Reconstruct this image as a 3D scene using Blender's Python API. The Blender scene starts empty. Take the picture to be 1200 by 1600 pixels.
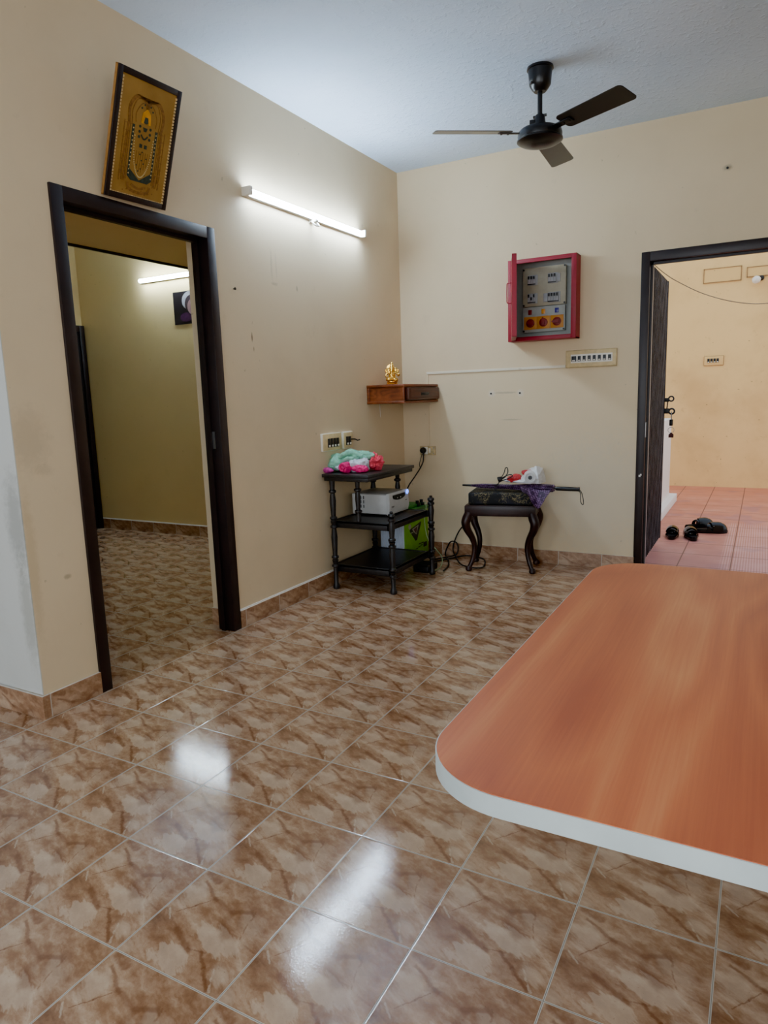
import bpy, bmesh, math, random
from mathutils import Vector, Matrix, noise as mnoise
random.seed(7)
C = bpy.context.scene.collection
PI = math.pi
# ------------------------------------------------------------------ materials
def lin(c):
    return tuple(((v/255)/12.92 if v/255 <= .04045 else (((v/255)+.055)/1.055)**2.4) for v in c)
def rgba(c): return (*lin(c), 1)

class N:
    """small node-building helper"""
    def __init__(s, name):
        s.mat = bpy.data.materials.new(name); s.mat.use_nodes = True
        s.t = s.mat.node_tree; s.b = s.t.nodes['Principled BSDF']
    def n(s, kind, **kw):
        x = s.t.nodes.new(kind)
        for k, v in kw.items(): setattr(x, k, v)
        return x
    def put(s, sock, v):
        if hasattr(v, 'is_output'): s.t.links.new(v, sock)
        else: sock.default_value = v
    def m(s, op, a, b=0.0, c=None, clamp=False):
        x = s.n('ShaderNodeMath', operation=op, use_clamp=clamp)
        s.put(x.inputs[0], a); s.put(x.inputs[1], b)
        if c is not None: s.put(x.inputs[2], c)
        return x.outputs[0]
    def vm(s, op, a, b=(0, 0, 0)):
        x = s.n('ShaderNodeVectorMath', operation=op)
        s.put(x.inputs[0], a)
        if op == 'SCALE': s.put(x.inputs['Scale'], b)
        else: s.put(x.inputs[1], b)
        return x.outputs['Value'] if op in ('DOT_PRODUCT', 'LENGTH', 'DISTANCE') else x.outputs[0]
    def mix(s, f, a, b, blend='MIX'):
        x = s.n('ShaderNodeMix', data_type='RGBA', blend_type=blend)
        s.put(x.inputs[0], f); s.put(x.inputs[6], a); s.put(x.inputs[7], b)
        return x.outputs[2]
    def sep(s, v):
        x = s.n('ShaderNodeSeparateXYZ'); s.put(x.inputs[0], v); return x.outputs
    def comb(s, a, b, c=0.0):
        x = s.n('ShaderNodeCombineXYZ'); s.put(x.inputs[0], a); s.put(x.inputs[1], b); s.put(x.inputs[2], c); return x.outputs[0]
    def noise(s, v, scale=5., detail=3., rough=.5, dist=0., col=False):
        x = s.n('ShaderNodeTexNoise'); s.put(x.inputs['Vector'], v)
        x.inputs['Scale'].default_value = scale; x.inputs['Detail'].default_value = detail
        x.inputs['Roughness'].default_value = rough; x.inputs['Distortion'].default_value = dist
        return x.outputs['Color' if col else 'Fac']
    def ramp(s, f, stops, interp='LINEAR'):
        x = s.n('ShaderNodeValToRGB'); s.put(x.inputs[0], f); e = x.color_ramp.elements
        x.color_ramp.interpolation = interp
        while len(e) < len(stops): e.new(.5)
        for k, (p, c) in zip(e, stops):
            k.position = p; k.color = c if len(c) == 4 else (*c, 1)
        return x.outputs[0]
    def step(s, v, a, b):          # smooth 0..1 between a and b
        x = s.n('ShaderNodeMapRange', interpolation_type='SMOOTHSTEP')
        s.put(x.inputs[0], v); x.inputs[1].default_value = a; x.inputs[2].default_value = b
        return x.outputs[0]
    def pos(s): return s.n('ShaderNodeNewGeometry').outputs['Position']
    def obj(s): return s.n('ShaderNodeTexCoord').outputs['Object']
    def bump(s, h, strength=.2, dist=.01):
        x = s.n('ShaderNodeBump'); x.inputs['Strength'].default_value = strength
        x.inputs['Distance'].default_value = dist; s.put(x.inputs['Height'], h)
        s.t.links.new(x.outputs[0], s.b.inputs['Normal'])
    def set(s, **kw):
        for k, v in kw.items(): s.put(s.b.inputs[k.replace('_', ' ')], v)
        return s.mat

def plain(name, c, rough=.5, metal=0., var=.10, scale=18., spec=.5, bump=0., bscale=200.):
    k = N(name); c = lin(c)
    f = k.noise(k.pos(), scale, 4)
    lo = tuple(v*(1-var) for v in c); hi = tuple(min(1, v*(1+var)) for v in c)
    k.set(Base_Color=k.ramp(f, [(.3, lo), (.7, hi)]), Roughness=rough, Metallic=metal)
    k.b.inputs['Specular IOR Level'].default_value = spec
    if bump: k.bump(k.noise(k.pos(), bscale, 3), bump, .004)
    return k.mat

def emit(name, c, strength):
    k = N(name); f = k.noise(k.pos(), 3., 1)
    col = k.ramp(f, [(0, tuple(v*.96 for v in lin(c))), (1, lin(c))])
    return k.set(Base_Color=(.9, .9, .9, 1), Emission_Color=col, Emission_Strength=strength)

def tile_mat(name, T, ox, oy, ax=(0, 1), dark=1., rough=.07, grout=(198, 190, 176)):
    """printed marble floor tile; every tile carries the same print"""
    k = N(name); P = k.sep(k.pos())
    u = k.m('DIVIDE', k.m('SUBTRACT', P[ax[0]], ox), T); v = k.m('DIVIDE', k.m('SUBTRACT', P[ax[1]], oy), T)
    fu = k.m('FRACT', u); fv = k.m('FRACT', v)
    L = k.comb(fu, fv)
    wv = k.vm('SUBTRACT', k.noise(L, 5., 5., .6, col=True), (.5, .5, .5))
    W = k.vm('ADD', L, k.vm('SCALE', wv, .16))
    wf = k.vm('SUBTRACT', k.noise(L, 14., 4., .6, col=True), (.5, .5, .5))
    V = k.vm('ADD', k.vm('ADD', L, k.vm('SCALE', wv, .05)), k.vm('SCALE', wf, .05))
    s = k.sep(W)
    # soft clouds stretched along the vein direction (-27 deg)
    ca, sa = math.cos(-.47), math.sin(-.47)
    ru = k.m('ADD', k.m('MULTIPLY', s[0], ca), k.m('MULTIPLY', s[1], sa))
    rv = k.m('SUBTRACT', k.m('MULTIPLY', s[1], ca), k.m('MULTIPLY', s[0], sa))
    R = k.comb(k.m('MULTIPLY', ru, 1.7), k.m('MULTIPLY', rv, 5.2), 3.1)
    n1 = k.noise(R, 1.5, 6., .62); n2 = k.noise(L, 9., 6., .65)
    base = k.ramp(k.m('ADD', k.m('MULTIPLY', n1, .7), k.m('MULTIPLY', n2, .3)),
                  [(.34, rgba((126, 86, 58))), (.46, rgba((152, 112, 81))), (.55, rgba((174, 138, 108))), (.68, rgba((200, 171, 143)))])
    pn = k.m('MULTIPLY', k.m('SUBTRACT', k.noise(k.comb(k.m('ADD', k.m('MULTIPLY', fu, 1.), k.m('MULTIPLY', fv, .5)), k.m('ADD', k.m('MULTIPLY', fv, 2.), k.m('MULTIPLY', fu, 1.))), 4., 6., .6), .5), 2.4)
    def patch(cu, cv, a, b, ang, soft):
        d = k.sep(k.vm('SUBTRACT', W, (cu, cv, 0)))
        c_, s_ = math.cos(ang), math.sin(ang)
        x = k.m('DIVIDE', k.m('ADD', k.m('MULTIPLY', d[0], c_), k.m('MULTIPLY', d[1], s_)), a)
        y = k.m('DIVIDE', k.m('SUBTRACT', k.m('MULTIPLY', d[1], c_), k.m('MULTIPLY', d[0], s_)), b)
        r = k.m('SQRT', k.m('ADD', k.m('MULTIPLY', x, x), k.m('MULTIPLY', y, y)))
        return k.step(k.m('ADD', r, pn), 1.0, 1.0-soft)
    def seg(a, b, w, src):
        ax_, ay_ = a; bx, by = b; dx, dy = bx-ax_, by-ay_; ll = dx*dx+dy*dy
        d = k.vm('SUBTRACT', src, (ax_, ay_, 0))
        t = k.m('DIVIDE', k.vm('DOT_PRODUCT', d, (dx, dy, 0)), ll, clamp=True)
        q = k.vm('SUBTRACT', d, k.vm('SCALE', (dx, dy, 0), t))
        return k.step(k.vm('LENGTH', q), w, w*.25)
    light = rgba((214, 190, 164)); col = base
    for (cu, cv, a, b, an, so, st) in [(.40, .13, .19, .11, -.5, .25, .5), (.62, .40, .27, .13, -.3, .3, .5),
                                   (.14, .72, .15, .19, .3, .6, .45), (.86, .17, .14, .12, -.8, .6, .45), (.04, .06, .1, .12, 0, .7, .35), (.78, .62, .22, .14, -.6, .8, .3)]:
        col = k.mix(k.m('MULTIPLY', patch(cu, cv, a, b, an, so), st), col, light)
    dk = rgba((118, 72, 42))
    for (a, b, w, st, src) in [((.03, .49), (.28, .36), .020, .45, V), ((.26, .37), (.50, .24), .042, .65, V), ((.48, .25), (.64, .27), .015, .5, V), ((.60, .27), (.72, .17), .022, .7, V),
                          ((.72, .17), (.88, .02), .022, .7, V), ((.10, .88), (.34, .74), .026, .6, V), ((.32, .75), (.56, .69), .042, .5, V), ((.54, .70), (.70, .76), .03, .5, V),
                          ((.12, .50), (.22, .62), .010, .6, V), ((.22, .62), (.30, .72), .010, .6, V), ((.55, .62), (.66, .48), .09, .45, W), ((.72, .78), (.78, .5), .012, .45, V), ((.78, .5), (.97, .44), .012, .35, V), ((.06, .97), (.20, .93), .05, .5, W)]:
        col = k.mix(k.m('MULTIPLY', seg(a, b, w, src), st), col, dk)
    col = k.mix(k.m('MULTIPLY', seg((.05, .5), (.13, .42), .014, V), .4), col, rgba((222, 205, 180)))
    col = k.mix(k.m('MULTIPLY', seg((.80, .20), (.90, .02), .014, V), .35), col, rgba((222, 205, 180)))
    # fine speckle
    sp = k.noise(k.pos(), 160., 2.)
    col = k.mix(k.step(sp, .66, .75), col, k.mix(.35, col, dk))
    # joints
    eu = k.m('MINIMUM', fu, k.m('SUBTRACT', 1., fu)); ev = k.m('MINIMUM', fv, k.m('SUBTRACT', 1., fv))
    e = k.m('MULTIPLY', k.m('MINIMUM', eu, ev), T)
    g = k.step(e, .0028, .0020); gd = k.step(e, .0011, .0005)
    col = k.mix(g, col, rgba(grout)); col = k.mix(k.m('MULTIPLY', gd, .6), col, rgba((70, 58, 48)))
    if dark != 1.: col = k.mix(1., col, (dark, dark, dark, 1), 'MULTIPLY')
    h = k.m('ADD', k.m('MULTIPLY', k.noise(k.pos(), 170., 2.), .5), k.m('MULTIPLY', k.step(e, .001, .004), 1.))
    k.bump(h, .15, .0016)
    big = k.noise(k.pos(), 3., 3.)
    k.set(Base_Color=col, Roughness=k.m('ADD', rough, k.m('MULTIPLY', big, .06)))
    k.b.inputs['Specular IOR Level'].default_value = .55
    return k.mat

def wall_mat(name, c, stain=.5, tint=(150, 128, 95), rough=.7, spots=()):
    k = N(name); p = k.pos()
    n1 = k.noise(p, 1.3, 5., .6); n2 = k.noise(p, 7., 5., .7); n3 = k.noise(p, 40., 2.)
    col = k.mix(k.m('MULTIPLY', k.step(n1, .42, .72), .22*stain), rgba(c), rgba(tint))
    col = k.mix(k.m('MULTIPLY', k.step(n2, .60, .78), .28*stain), col, rgba(tint))
    col = k.mix(k.m('MULTIPLY', k.step(k.noise(p, 23., 2.), .73, .78), .5*stain), col, rgba(tuple(v*.75 for v in tint)))
    for ctr, rad, sc, st in spots:                       # grime, scratches, old filler and broad tone patches
        d = k.vm('LENGTH', k.vm('DIVIDE', k.vm('SUBTRACT', p, ctr), rad))
        f = k.m('MULTIPLY', k.step(k.m('ADD', d, k.m('MULTIPLY', k.m('SUBTRACT', k.noise(p, 30., 4., .7), .5), 1.2)), 1.2, .3), st)
        col = k.mix(f, col, rgba(sc))
    k.bump(k.m('ADD', n3, k.noise(p, 120., 3.)), .06, .004)
    return k.set(Base_Color=col, Roughness=rough, Specular_IOR_Level=.3)

def wood_mat(name, c0, c1, c2, axis=1, rough=.35, scale=1.0, wave=1.0):
    k = N(name); p = k.sep(k.pos()); o = [0, 1, 2]; o.remove(axis)
    a = k.m('MULTIPLY', p[o[0]], 9.*scale); b = k.m('MULTIPLY', p[o[1]], 9.*scale); l = k.m('MULTIPLY', p[axis], .9*scale)
    v = k.comb(a, l, b)
    d = k.noise(v, .55, 3., .5)
    rings = k.m('FRACT', k.m('MULTIPLY', k.noise(k.comb(k.m('MULTIPLY', a, .35), k.m('MULTIPLY', l, .55), b), 1., 2., .4), 7.*wave))
    tri = k.m('ABSOLUTE', k.m('SUBTRACT', rings, .5))
    fine = k.noise(k.comb(k.m('MULTIPLY', a, 6.), k.m('MULTIPLY', l, 1.2), b), 3., 4., .6)
    f = k.m('ADD', k.m('ADD', k.m('MULTIPLY', d, .62), k.m('MULTIPLY', tri, .30)), k.m('MULTIPLY', fine, .22))
    col = k.ramp(f, [(.33, rgba(c0)), (.52, rgba(c1)), (.70, rgba(c2))])
    return k.set(Base_Color=col, Roughness=rough, Specular_IOR_Level=.4)

# ------------------------------------------------------------------ mesh helpers
def B(x0, x1, y0, y1, z0, z1, bev=0., seg=2):
    bm = bmesh.new(); bmesh.ops.create_cube(bm, size=1.)
    for v in bm.verts:
        v.co = Vector((x0+(v.co.x+.5)*(x1-x0), y0+(v.co.y+.5)*(y1-y0), z0+(v.co.z+.5)*(z1-z0)))
    if bev: bmesh.ops.bevel(bm, geom=bm.edges[:], offset=bev, segments=seg, profile=.5, affect='EDGES')
    return bm
def J(*bms):
    out = bmesh.new()
    for b in bms:
        me = bpy.data.meshes.new('t'); b.to_mesh(me); out.from_mesh(me); bpy.data.meshes.remove(me); b.free()
    return out
def X(bm, M): bm.transform(M); return bm
def frame_at(p0, d):
    z = Vector(d).normalized(); q = z.to_track_quat('Z', 'Y')
    return Matrix.Translation(Vector(p0)) @ q.to_matrix().to_4x4()
def LATHE(prof, n=28, M=None, cap=True):
    bm = bmesh.new(); rings = []
    for r, z in prof:
        rings.append([bm.verts.new((max(r, 1e-5)*math.cos(2*PI*i/n), max(r, 1e-5)*math.sin(2*PI*i/n), z)) for i in range(n)])
    for a, b in zip(rings, rings[1:]):
        for i in range(n): bm.faces.new((a[i], a[(i+1) % n], b[(i+1) % n], b[i]))
    if cap:
        bm.faces.new(rings[0][::-1]); bm.faces.new(rings[-1])
    if M is not None: bm.transform(M)
    bmesh.ops.recalc_face_normals(bm, faces=bm.faces[:])
    return bm
def CYL(p0, p1, r0, r1=None, n=20):
    p0, p1 = Vector(p0), Vector(p1); L = (p1-p0).length
    return LATHE([(r0, 0), (r0 if r1 is None else r1, L)], n, frame_at(p0, p1-p0))
def spline(pts, k=8, closed=False):
    P = [Vector(p) for p in pts]; n = len(P); out = []
    for i in range(n if closed else n-1):
        g = (lambda j: P[j % n]) if closed else (lambda j: P[max(0, min(n-1, j))])
        a, b, c, d = g(i-1), g(i), g(i+1), g(i+2)
        for s in range(k):
            t = s/k
            out.append(.5*((2*b)+(c-a)*t+(2*a-5*b+4*c-d)*t*t+(3*b-a-3*c+d)*t**3))
    if not closed: out.append(P[-1])
    return out
def TUBE(pts, r, n=8, k=8, closed=False, smooth=True):
    """sweep; r is a number or a list (one radius for each control point)"""
    P = spline(pts, k, closed) if smooth else [Vector(p) for p in pts]
    m = len(P); bm = bmesh.new(); rings = []; up = None
    for i in range(m):
        a = P[(i-1) % m] if closed else P[max(0, i-1)]; b = P[(i+1) % m] if closed else P[min(m-1, i+1)]
        t = (b-a).normalized()
        if up is None:
            up = t.orthogonal().normalized()
        up = (up - t*up.dot(t)).normalized(); w = t.cross(up)
        if isinstance(r, (int, float)): rr = r
        else:
            f = i/(m-1)*(len(r)-1); j = min(int(f), len(r)-2); rr = r[j]+(r[j+1]-r[j])*(f-j)
        rings.append([bm.verts.new(P[i]+(up*math.cos(2*PI*q/n)+w*math.sin(2*PI*q/n))*rr) for q in range(n)])
    for i in range(m if closed else m-1):
        A, Bq = rings[i], rings[(i+1) % m]
        for q in range(n): bm.faces.new((A[q], A[(q+1) % n], Bq[(q+1) % n], Bq[q]))
    if not closed: bm.faces.new(rings[0][::-1]); bm.faces.new(rings[-1])
    bmesh.ops.recalc_face_normals(bm, faces=bm.faces[:])
    return bm
def PRISM(poly, z0, z1, M=None, bev=0., seg=2):
    """poly in XY, extruded along Z, then transformed"""
    bm = bmesh.new(); lo = [bm.verts.new((x, y, z0)) for x, y in poly]; hi = [bm.verts.new((x, y, z1)) for x, y in poly]
    n = len(poly); bm.faces.new(lo[::-1]); bm.faces.new(hi)
    for i in range(n): bm.faces.new((lo[i], lo[(i+1) % n], hi[(i+1) % n], hi[i]))
    bmesh.ops.recalc_face_normals(bm, faces=bm.faces[:])
    if bev: bmesh.ops.bevel(bm, geom=bm.edges[:], offset=bev, segments=seg, affect='EDGES')
    if M is not None: bm.transform(M)
    return bm
def BLOB(c, r, amp=.15, freq=8., sub=4, seed=0., rot=0., zmin=None):
    bm = bmesh.new(); bmesh.ops.create_icosphere(bm, subdivisions=sub, radius=1.)
    R = Matrix.Rotation(rot, 3, 'Z')
    for v in bm.verts:
        d = v.co.normalized(); q = Vector((d.x*r[0], d.y*r[1], d.z*r[2]))
        s = q*freq+Vector((seed, seed*1.7, -seed)); 
        f = mnoise.noise(s)+.6*abs(mnoise.noise(s*2.3))-.15
        v.co = R @ (q*(1+amp*f))+Vector(c)
        if zmin is not None: v.co.z = max(v.co.z, zmin+.0012)
    return bm
def rrect(x0, x1, y0, y1, r, n=12):
    out = []
    for cx, cy, a0 in ((x1-r, y1-r, 0), (x0+r, y1-r, 90), (x0+r, y0+r, 180), (x1-r, y0+r, 270)):
        for i in range(n+1):
            a = math.radians(a0+90*i/n); out.append((cx+r*math.cos(a), cy+r*math.sin(a)))
    return out

WM = {}          # world matrices of roots, by object name
def root_matrix(o):
    while o.parent is not None: o = o.parent
    return Matrix.Translation(o.location) @ o.rotation_euler.to_matrix().to_4x4()
def obj(name, bm, mat, parent=None, label=None, local=False, sharp=35, flat=False):
    """one mesh object; geometry is given in world space (or in the thing's own space with local=True)"""
    if parent is not None and not local: bm.transform(root_matrix(parent).inverted())
    me = bpy.data.meshes.new(name); bm.to_mesh(me); bm.free()
    me.materials.append(mat)
    if not flat:
        me.shade_smooth(); me.set_sharp_from_angle(angle=math.radians(sharp))
    o = bpy.data.objects.new(name, me); C.objects.link(o)
    if parent is not None: o.parent = parent
    if label: o['label'] = label
    return o
def base_origin(o):
    """put a single-mesh thing's origin at the middle of its base"""
    vs = o.data.vertices
    lo = [min(v.co[i] for v in vs) for i in range(3)]; hi = [max(v.co[i] for v in vs) for i in range(3)]
    c = Vector(((lo[0]+hi[0])/2, (lo[1]+hi[1])/2, lo[2])); o.data.transform(Matrix.Translation(-c)); o.location = c
def thing(name, label, cat, loc=(0, 0, 0), rz=0., group=None):
    o = bpy.data.objects.new(name, None); C.objects.link(o); o.empty_display_size = .05
    o.location = loc; o.rotation_euler = (0, 0, rz); o['label'] = label; o['category'] = cat
    if group: o['group'] = group
    return o
def solo(name, bm, mat, label, cat, group=None, **kw):
    o = obj(name, bm, mat, **kw); base_origin(o); o['label'] = label; o['category'] = cat
    if group: o['group'] = group
    return o
def struct(name, bm, mat, parent=None, label=None, **kw):
    o = obj(name, bm, mat, parent, **kw)
    if parent is None: o['kind'] = 'structure'
    if label: o['label'] = label
    return o
def dup(root, loc, rz=None, label=None):
    r = root.copy(); C.objects.link(r); r.location = loc
    if rz is not None: r.rotation_euler = (0, 0, rz)
    if label: r['label'] = label
    for ch in list(root.children):
        c = ch.copy(); C.objects.link(c); c.parent = r
        for g in list(ch.children):
            d = g.copy(); C.objects.link(d); d.parent = c
    return r

# ------------------------------------------------------------------ palette
WY = -3.264                        # where the left wall turns away
M_floor = tile_mat('marble_floor_tiles', .305, .3236, -3.0595)
M_skl = tile_mat('marble_skirting_left', .305, -3.0595+.12, -.205, (1, 2), grout=(214, 204, 190), rough=.3)
M_skb = tile_mat('marble_skirting_back', .305, .3236, -.205, (0, 2), grout=(214, 204, 190), rough=.3)
M_wall = wall_mat('cream_wall_paint', (224, 203, 167), spots=[
    ((0, -3.20, 1.12), (.3, .10, .14), (92, 80, 60), .16), ((0, -3.245, .62), (.3, .03, .35), (150, 120, 60), .2), ((0, -3.15, 1.0), (.3, .05, .03), (90, 80, 62), .12), ((0, -3.1, .55), (.3, .02, .012), (110, 90, 60), .4),
    ((0, -1.60, 2.0), (.3, .012, .10), (120, 104, 84), .18), ((0, -1.555, 2.0), (.3, .008, .09), (120, 104, 84), .16), ((0, -1.58, 1.9), (.3, .035, .012), (110, 94, 74), .25), ((0, -1.36, 1.9), (.3, .01, .02), (100, 84, 64), .4),
    ((0, -1.81, 1.59), (.3, .007, .028), (104, 76, 38), .75), ((0, -1.80, 1.525), (.3, .006, .016), (120, 92, 54), .6), ((.84, 0, 1.245), (.11, .3, .008), (120, 112, 100), .35), ((.88, 0, 1.05), (.08, .3, .006), (120, 112, 100), .35),
    ((.732, 0, 1.243), (.03, .3, .03), (232, 228, 222), .35), ((.95, 0, 1.241), (.03, .3, .03), (232, 228, 222), .35), ((2.231, 0, 2.535), (.03, .3, .02), (150, 140, 120), .6), ((1.5, 0, .5), (.5, .3, .5), (190, 196, 190), .25)])  # last entry: broad greyish patch low on the back wall
M_wallg = wall_mat('grey_white_wall_paint', (206, 206, 200), .6, (120, 112, 96), spots=[((-.04, WY, .80), (.07, .3, .22), (70, 66, 52), .33), ((-.03, WY, .45), (.05, .3, .25), (130, 126, 110), .4)])
M_bed = wall_mat('bedroom_wall_paint', (224, 196, 138), .4)
M_yel = wall_mat('terrace_wall_paint', (238, 200, 134), 1.5, (176, 128, 72))
M_white = wall_mat('whitewash', (240, 236, 230), .5, (190, 180, 170))
def ceil_mat():
    k = N('stippled_ceiling_paint'); p = k.pos()
    h = k.m('ADD', k.noise(p, 70., 4., .7), k.step(k.noise(p, 28., 3., .6), .5, .7))
    k.bump(h, .35, .008)
    return k.set(Base_Color=k.ramp(k.noise(p, 2., 3.), [(.3, rgba((204, 222, 240))), (.7, rgba((216, 231, 246)))]), Roughness=.8)
M_ceil = ceil_mat()
M_door = plain('dark_brown_door_paint', (33, 20, 20), .42, var=.3, scale=9.)
M_blackwood = plain('black_painted_wood', (34, 31, 31), .42, var=.35, scale=30.)
M_stool = wood_mat('dark_mahogany', (26, 13, 12), (42, 22, 19), (58, 32, 26), 2, .35)
M_teak = wood_mat('teak_veneer', (84, 40, 18), (122, 62, 30), (150, 84, 44), 1, .4, 1.5)
M_teakd = wood_mat('dark_teak', (58, 27, 16), (86, 43, 25), (104, 56, 34), 1, .4, 1.5)
M_top = wood_mat('orange_cherry_laminate', (180, 92, 58), (204, 114, 70), (222, 144, 92), 1, .4, 1.15, 1.3)
M_edge = plain('white_edge_band', (196, 206, 204), .45, var=.08, scale=14.)
M_steel = plain('brushed_steel', (150, 150, 150), .35, 1., .1)
M_black = plain('black_plastic', (16, 16, 17), .4, var=.3)
M_rubber = plain('black_rubber_cable', (20, 18, 18), .55, var=.3)
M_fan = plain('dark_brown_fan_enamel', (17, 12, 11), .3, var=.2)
M_fanlit = plain('lit_fan_blade_enamel', (44, 36, 32), .3, var=.2)  # fan enamel lightened in colour for the blades that catch the light
M_plate = plain('beige_switch_plate', (214, 190, 140), .45, var=.12, scale=30.)
M_plateold = plain('aged_beige_switch_plate', (196, 172, 122), .5, var=.3, scale=40.)
M_ivory = plain('ivory_plastic', (232, 226, 212), .4, var=.06)
M_pink = plain('magenta_enamel_steel', (150, 4, 40), .5, var=.12, scale=8.)
M_red = plain('red_plastic', (120, 14, 12), .5)
M_dbin = plain('grey_cabinet_interior', (160, 163, 156), .5)
M_dbpanel = plain('cream_breaker_panel', (166, 158, 134), .5)
M_yplate = plain('yellow_switch_plate', (196, 126, 22), .5)
M_gold = plain('polished_gold', (232, 186, 92), .2, 1., .12, 40.)
M_goldf = plain('gold_frame_edge', (176, 130, 74), .35, .6, .15, 40.)
M_inv = plain('light_grey_inverter_case', (196, 196, 194), .42, var=.05)
M_invtop = plain('grey_inverter_lid', (150, 148, 144), .45, var=.08)
M_green = plain('bright_green_battery_label', (112, 176, 24), .4, var=.08)
M_dkgreen = plain('green_battery_lid', (38, 110, 40), .45, var=.15)
M_mint = plain('mint_green_cloth', (140, 200, 172), .85, var=.22, scale=60., bump=.3, bscale=500)
M_whitecloth = plain('white_blue_cloth', (206, 214, 222), .85, var=.2, scale=45., bump=.3, bscale=500)
M_hot = plain('hot_pink_cloth', (226, 22, 116), .7, var=.2, scale=60.)
M_coral = plain('coral_pink_cloth', (226, 70, 92), .75, var=.22, scale=70.)
M_magenta = plain('magenta_white_cloth', (190, 60, 140), .8, var=.5, scale=60.)
M_red2 = plain('red_print_plastic', (196, 40, 48), .5, var=.2, scale=40.)
M_whitebag = plain('white_plastic_bag', (226, 226, 226), .45, var=.08, scale=40.)
M_tube = emit('lit_tube_diffuser', (206, 230, 255), 125.)
M_tube2 = emit('lit_bedroom_tube', (214, 238, 255), 115.)
M_led = emit('blue_led', (60, 120, 255), 2.5)
def floral():
    k = N('black_floral_fabric'); p = k.obj()
    q = k.vm('ADD', p, k.vm('SCALE', k.noise(p, 30., 3., col=True), .03))
    a = k.m('ABSOLUTE', k.m('SUBTRACT', k.noise(q, 22., 3., .6), .5)); b = k.m('ABSOLUTE', k.m('SUBTRACT', k.noise(k.vm('ADD', q, (3., 1., 2.)), 34., 2., .5), .5))
    e = k.m('MAXIMUM', k.step(a, .022, .008), k.m('MULTIPLY', k.step(b, .02, .008), .6)); g = k.step(k.noise(p, 11., 3.), .44, .56)
    col = k.mix(k.m('MULTIPLY', e, g), k.mix(k.step(k.noise(p, 18., 2.), .5, .6), rgba((10, 10, 12)), rgba((24, 24, 34))), rgba((124, 112, 78)))
    return k.set(Base_Color=col, Roughness=.7)
M_floral = floral()
def umb_cloth():
    k = N('purple_umbrella_cloth'); p = k.obj(); s = k.sep(p)
    f = k.m('FRACT', k.m('MULTIPLY', k.m('ADD', s[0], k.m('MULTIPLY', s[2], .6)), 70.)); g = k.m('FRACT', k.m('MULTIPLY', k.m('SUBTRACT', s[2], k.m('MULTIPLY', s[0], .3)), 90.))
    e = k.m('MULTIPLY', k.m('MAXIMUM', k.step(f, .72, .85), k.step(g, .75, .85)), k.step(k.noise(p, 30., 2.), .42, .55))
    return k.set(Base_Color=k.mix(e, rgba((46, 18, 54)), rgba((140, 104, 146))), Roughness=.55)
M_umb = umb_cloth()
def terr_mat():
    k = N('terracotta_terrace_tiles'); p = k.pos(); P = k.sep(p); T = .335
    u = k.m('DIVIDE', k.m('SUBTRACT', P[0], 2.012), T); v = k.m('DIVIDE', k.m('SUBTRACT', P[1], .25), T*1.2)
    fu, fv = k.m('FRACT', u), k.m('FRACT', v)
    e = k.m('MULTIPLY', k.m('MINIMUM', k.m('MINIMUM', fu, k.m('SUBTRACT', 1., fu)), k.m('MINIMUM', fv, k.m('SUBTRACT', 1., fv))), T)
    n = k.noise(p, 3.5, 4., .6)
    col = k.ramp(n, [(.3, rgba((186, 112, 94))), (.55, rgba((204, 132, 112))), (.75, rgba((212, 152, 138)))])
    far = k.step(P[1], 1.6, 4.2)
    col = k.mix(k.m('MULTIPLY', far, .5), col, rgba((208, 124, 84)))
    near = k.step(P[1], 1.6, .2)
    col = k.mix(k.m('MULTIPLY', near, .45), col, rgba((186, 130, 142)))
    # grooved anti-slip tiles, right hand column
    rib = k.m('ABSOLUTE', k.m('SUBTRACT', k.m('FRACT', k.m('MULTIPLY', P[0], 58.)), .5))
    m = k.m('MULTIPLY', k.step(P[0], 2.26, 2.30), k.step(P[1], 2.2, 1.9))
    col = k.mix(k.m('MULTIPLY', m, k.m('MULTIPLY', k.step(rib, .22, .32), .6)), col, rgba((226, 176, 172)))
    bl = k.m('MULTIPLY', k.step(k.noise(p, 2.3, 3.), .56, .66), .4)
    col = k.mix(bl, col, rgba((150, 104, 120)))
    col = k.mix(k.step(e, .005, .003), col, rgba((120, 70, 60)))
    return k.set(Base_Color=col, Roughness=.5)
M_terr = terr_mat()
M_sandal = plain('glossy_black_sandal', (7, 7, 8), .22, var=.2, spec=.4)
M_sole = plain('dark_sandal_insole', (12, 12, 15), .6, var=.2, spec=.15)

# ------------------------------------------------------------------ room shell
H = 2.888
struct('floor', B(-3.6, 4.2, -7.6, .0, -.12, 0), M_floor, flat=True)
struct('ceiling', B(-3.6, 4.2, -7.6, .23, H, H+.12), M_ceil, flat=True)
# left wall with the bedroom doorway
DY0, DY1, DZ = -2.995, -2.065, 2.105
struct('wall_left', J(B(-.19, 0, WY, DY0, 0, H), B(-.19, 0, DY1, .0, 0, H), B(-.19, 0, DY0, DY1, DZ, H)), M_wall, flat=True)
struct('wall_side', B(-3.6, -.19, WY, WY+.23, 0, H), M_wallg, flat=True)
# the return wall's thin end skin, grey painted, facing the hall
struct('trim_1', B(-.19, -.0, WY-.004, WY, .1, H), M_wallg, flat=True)
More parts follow.
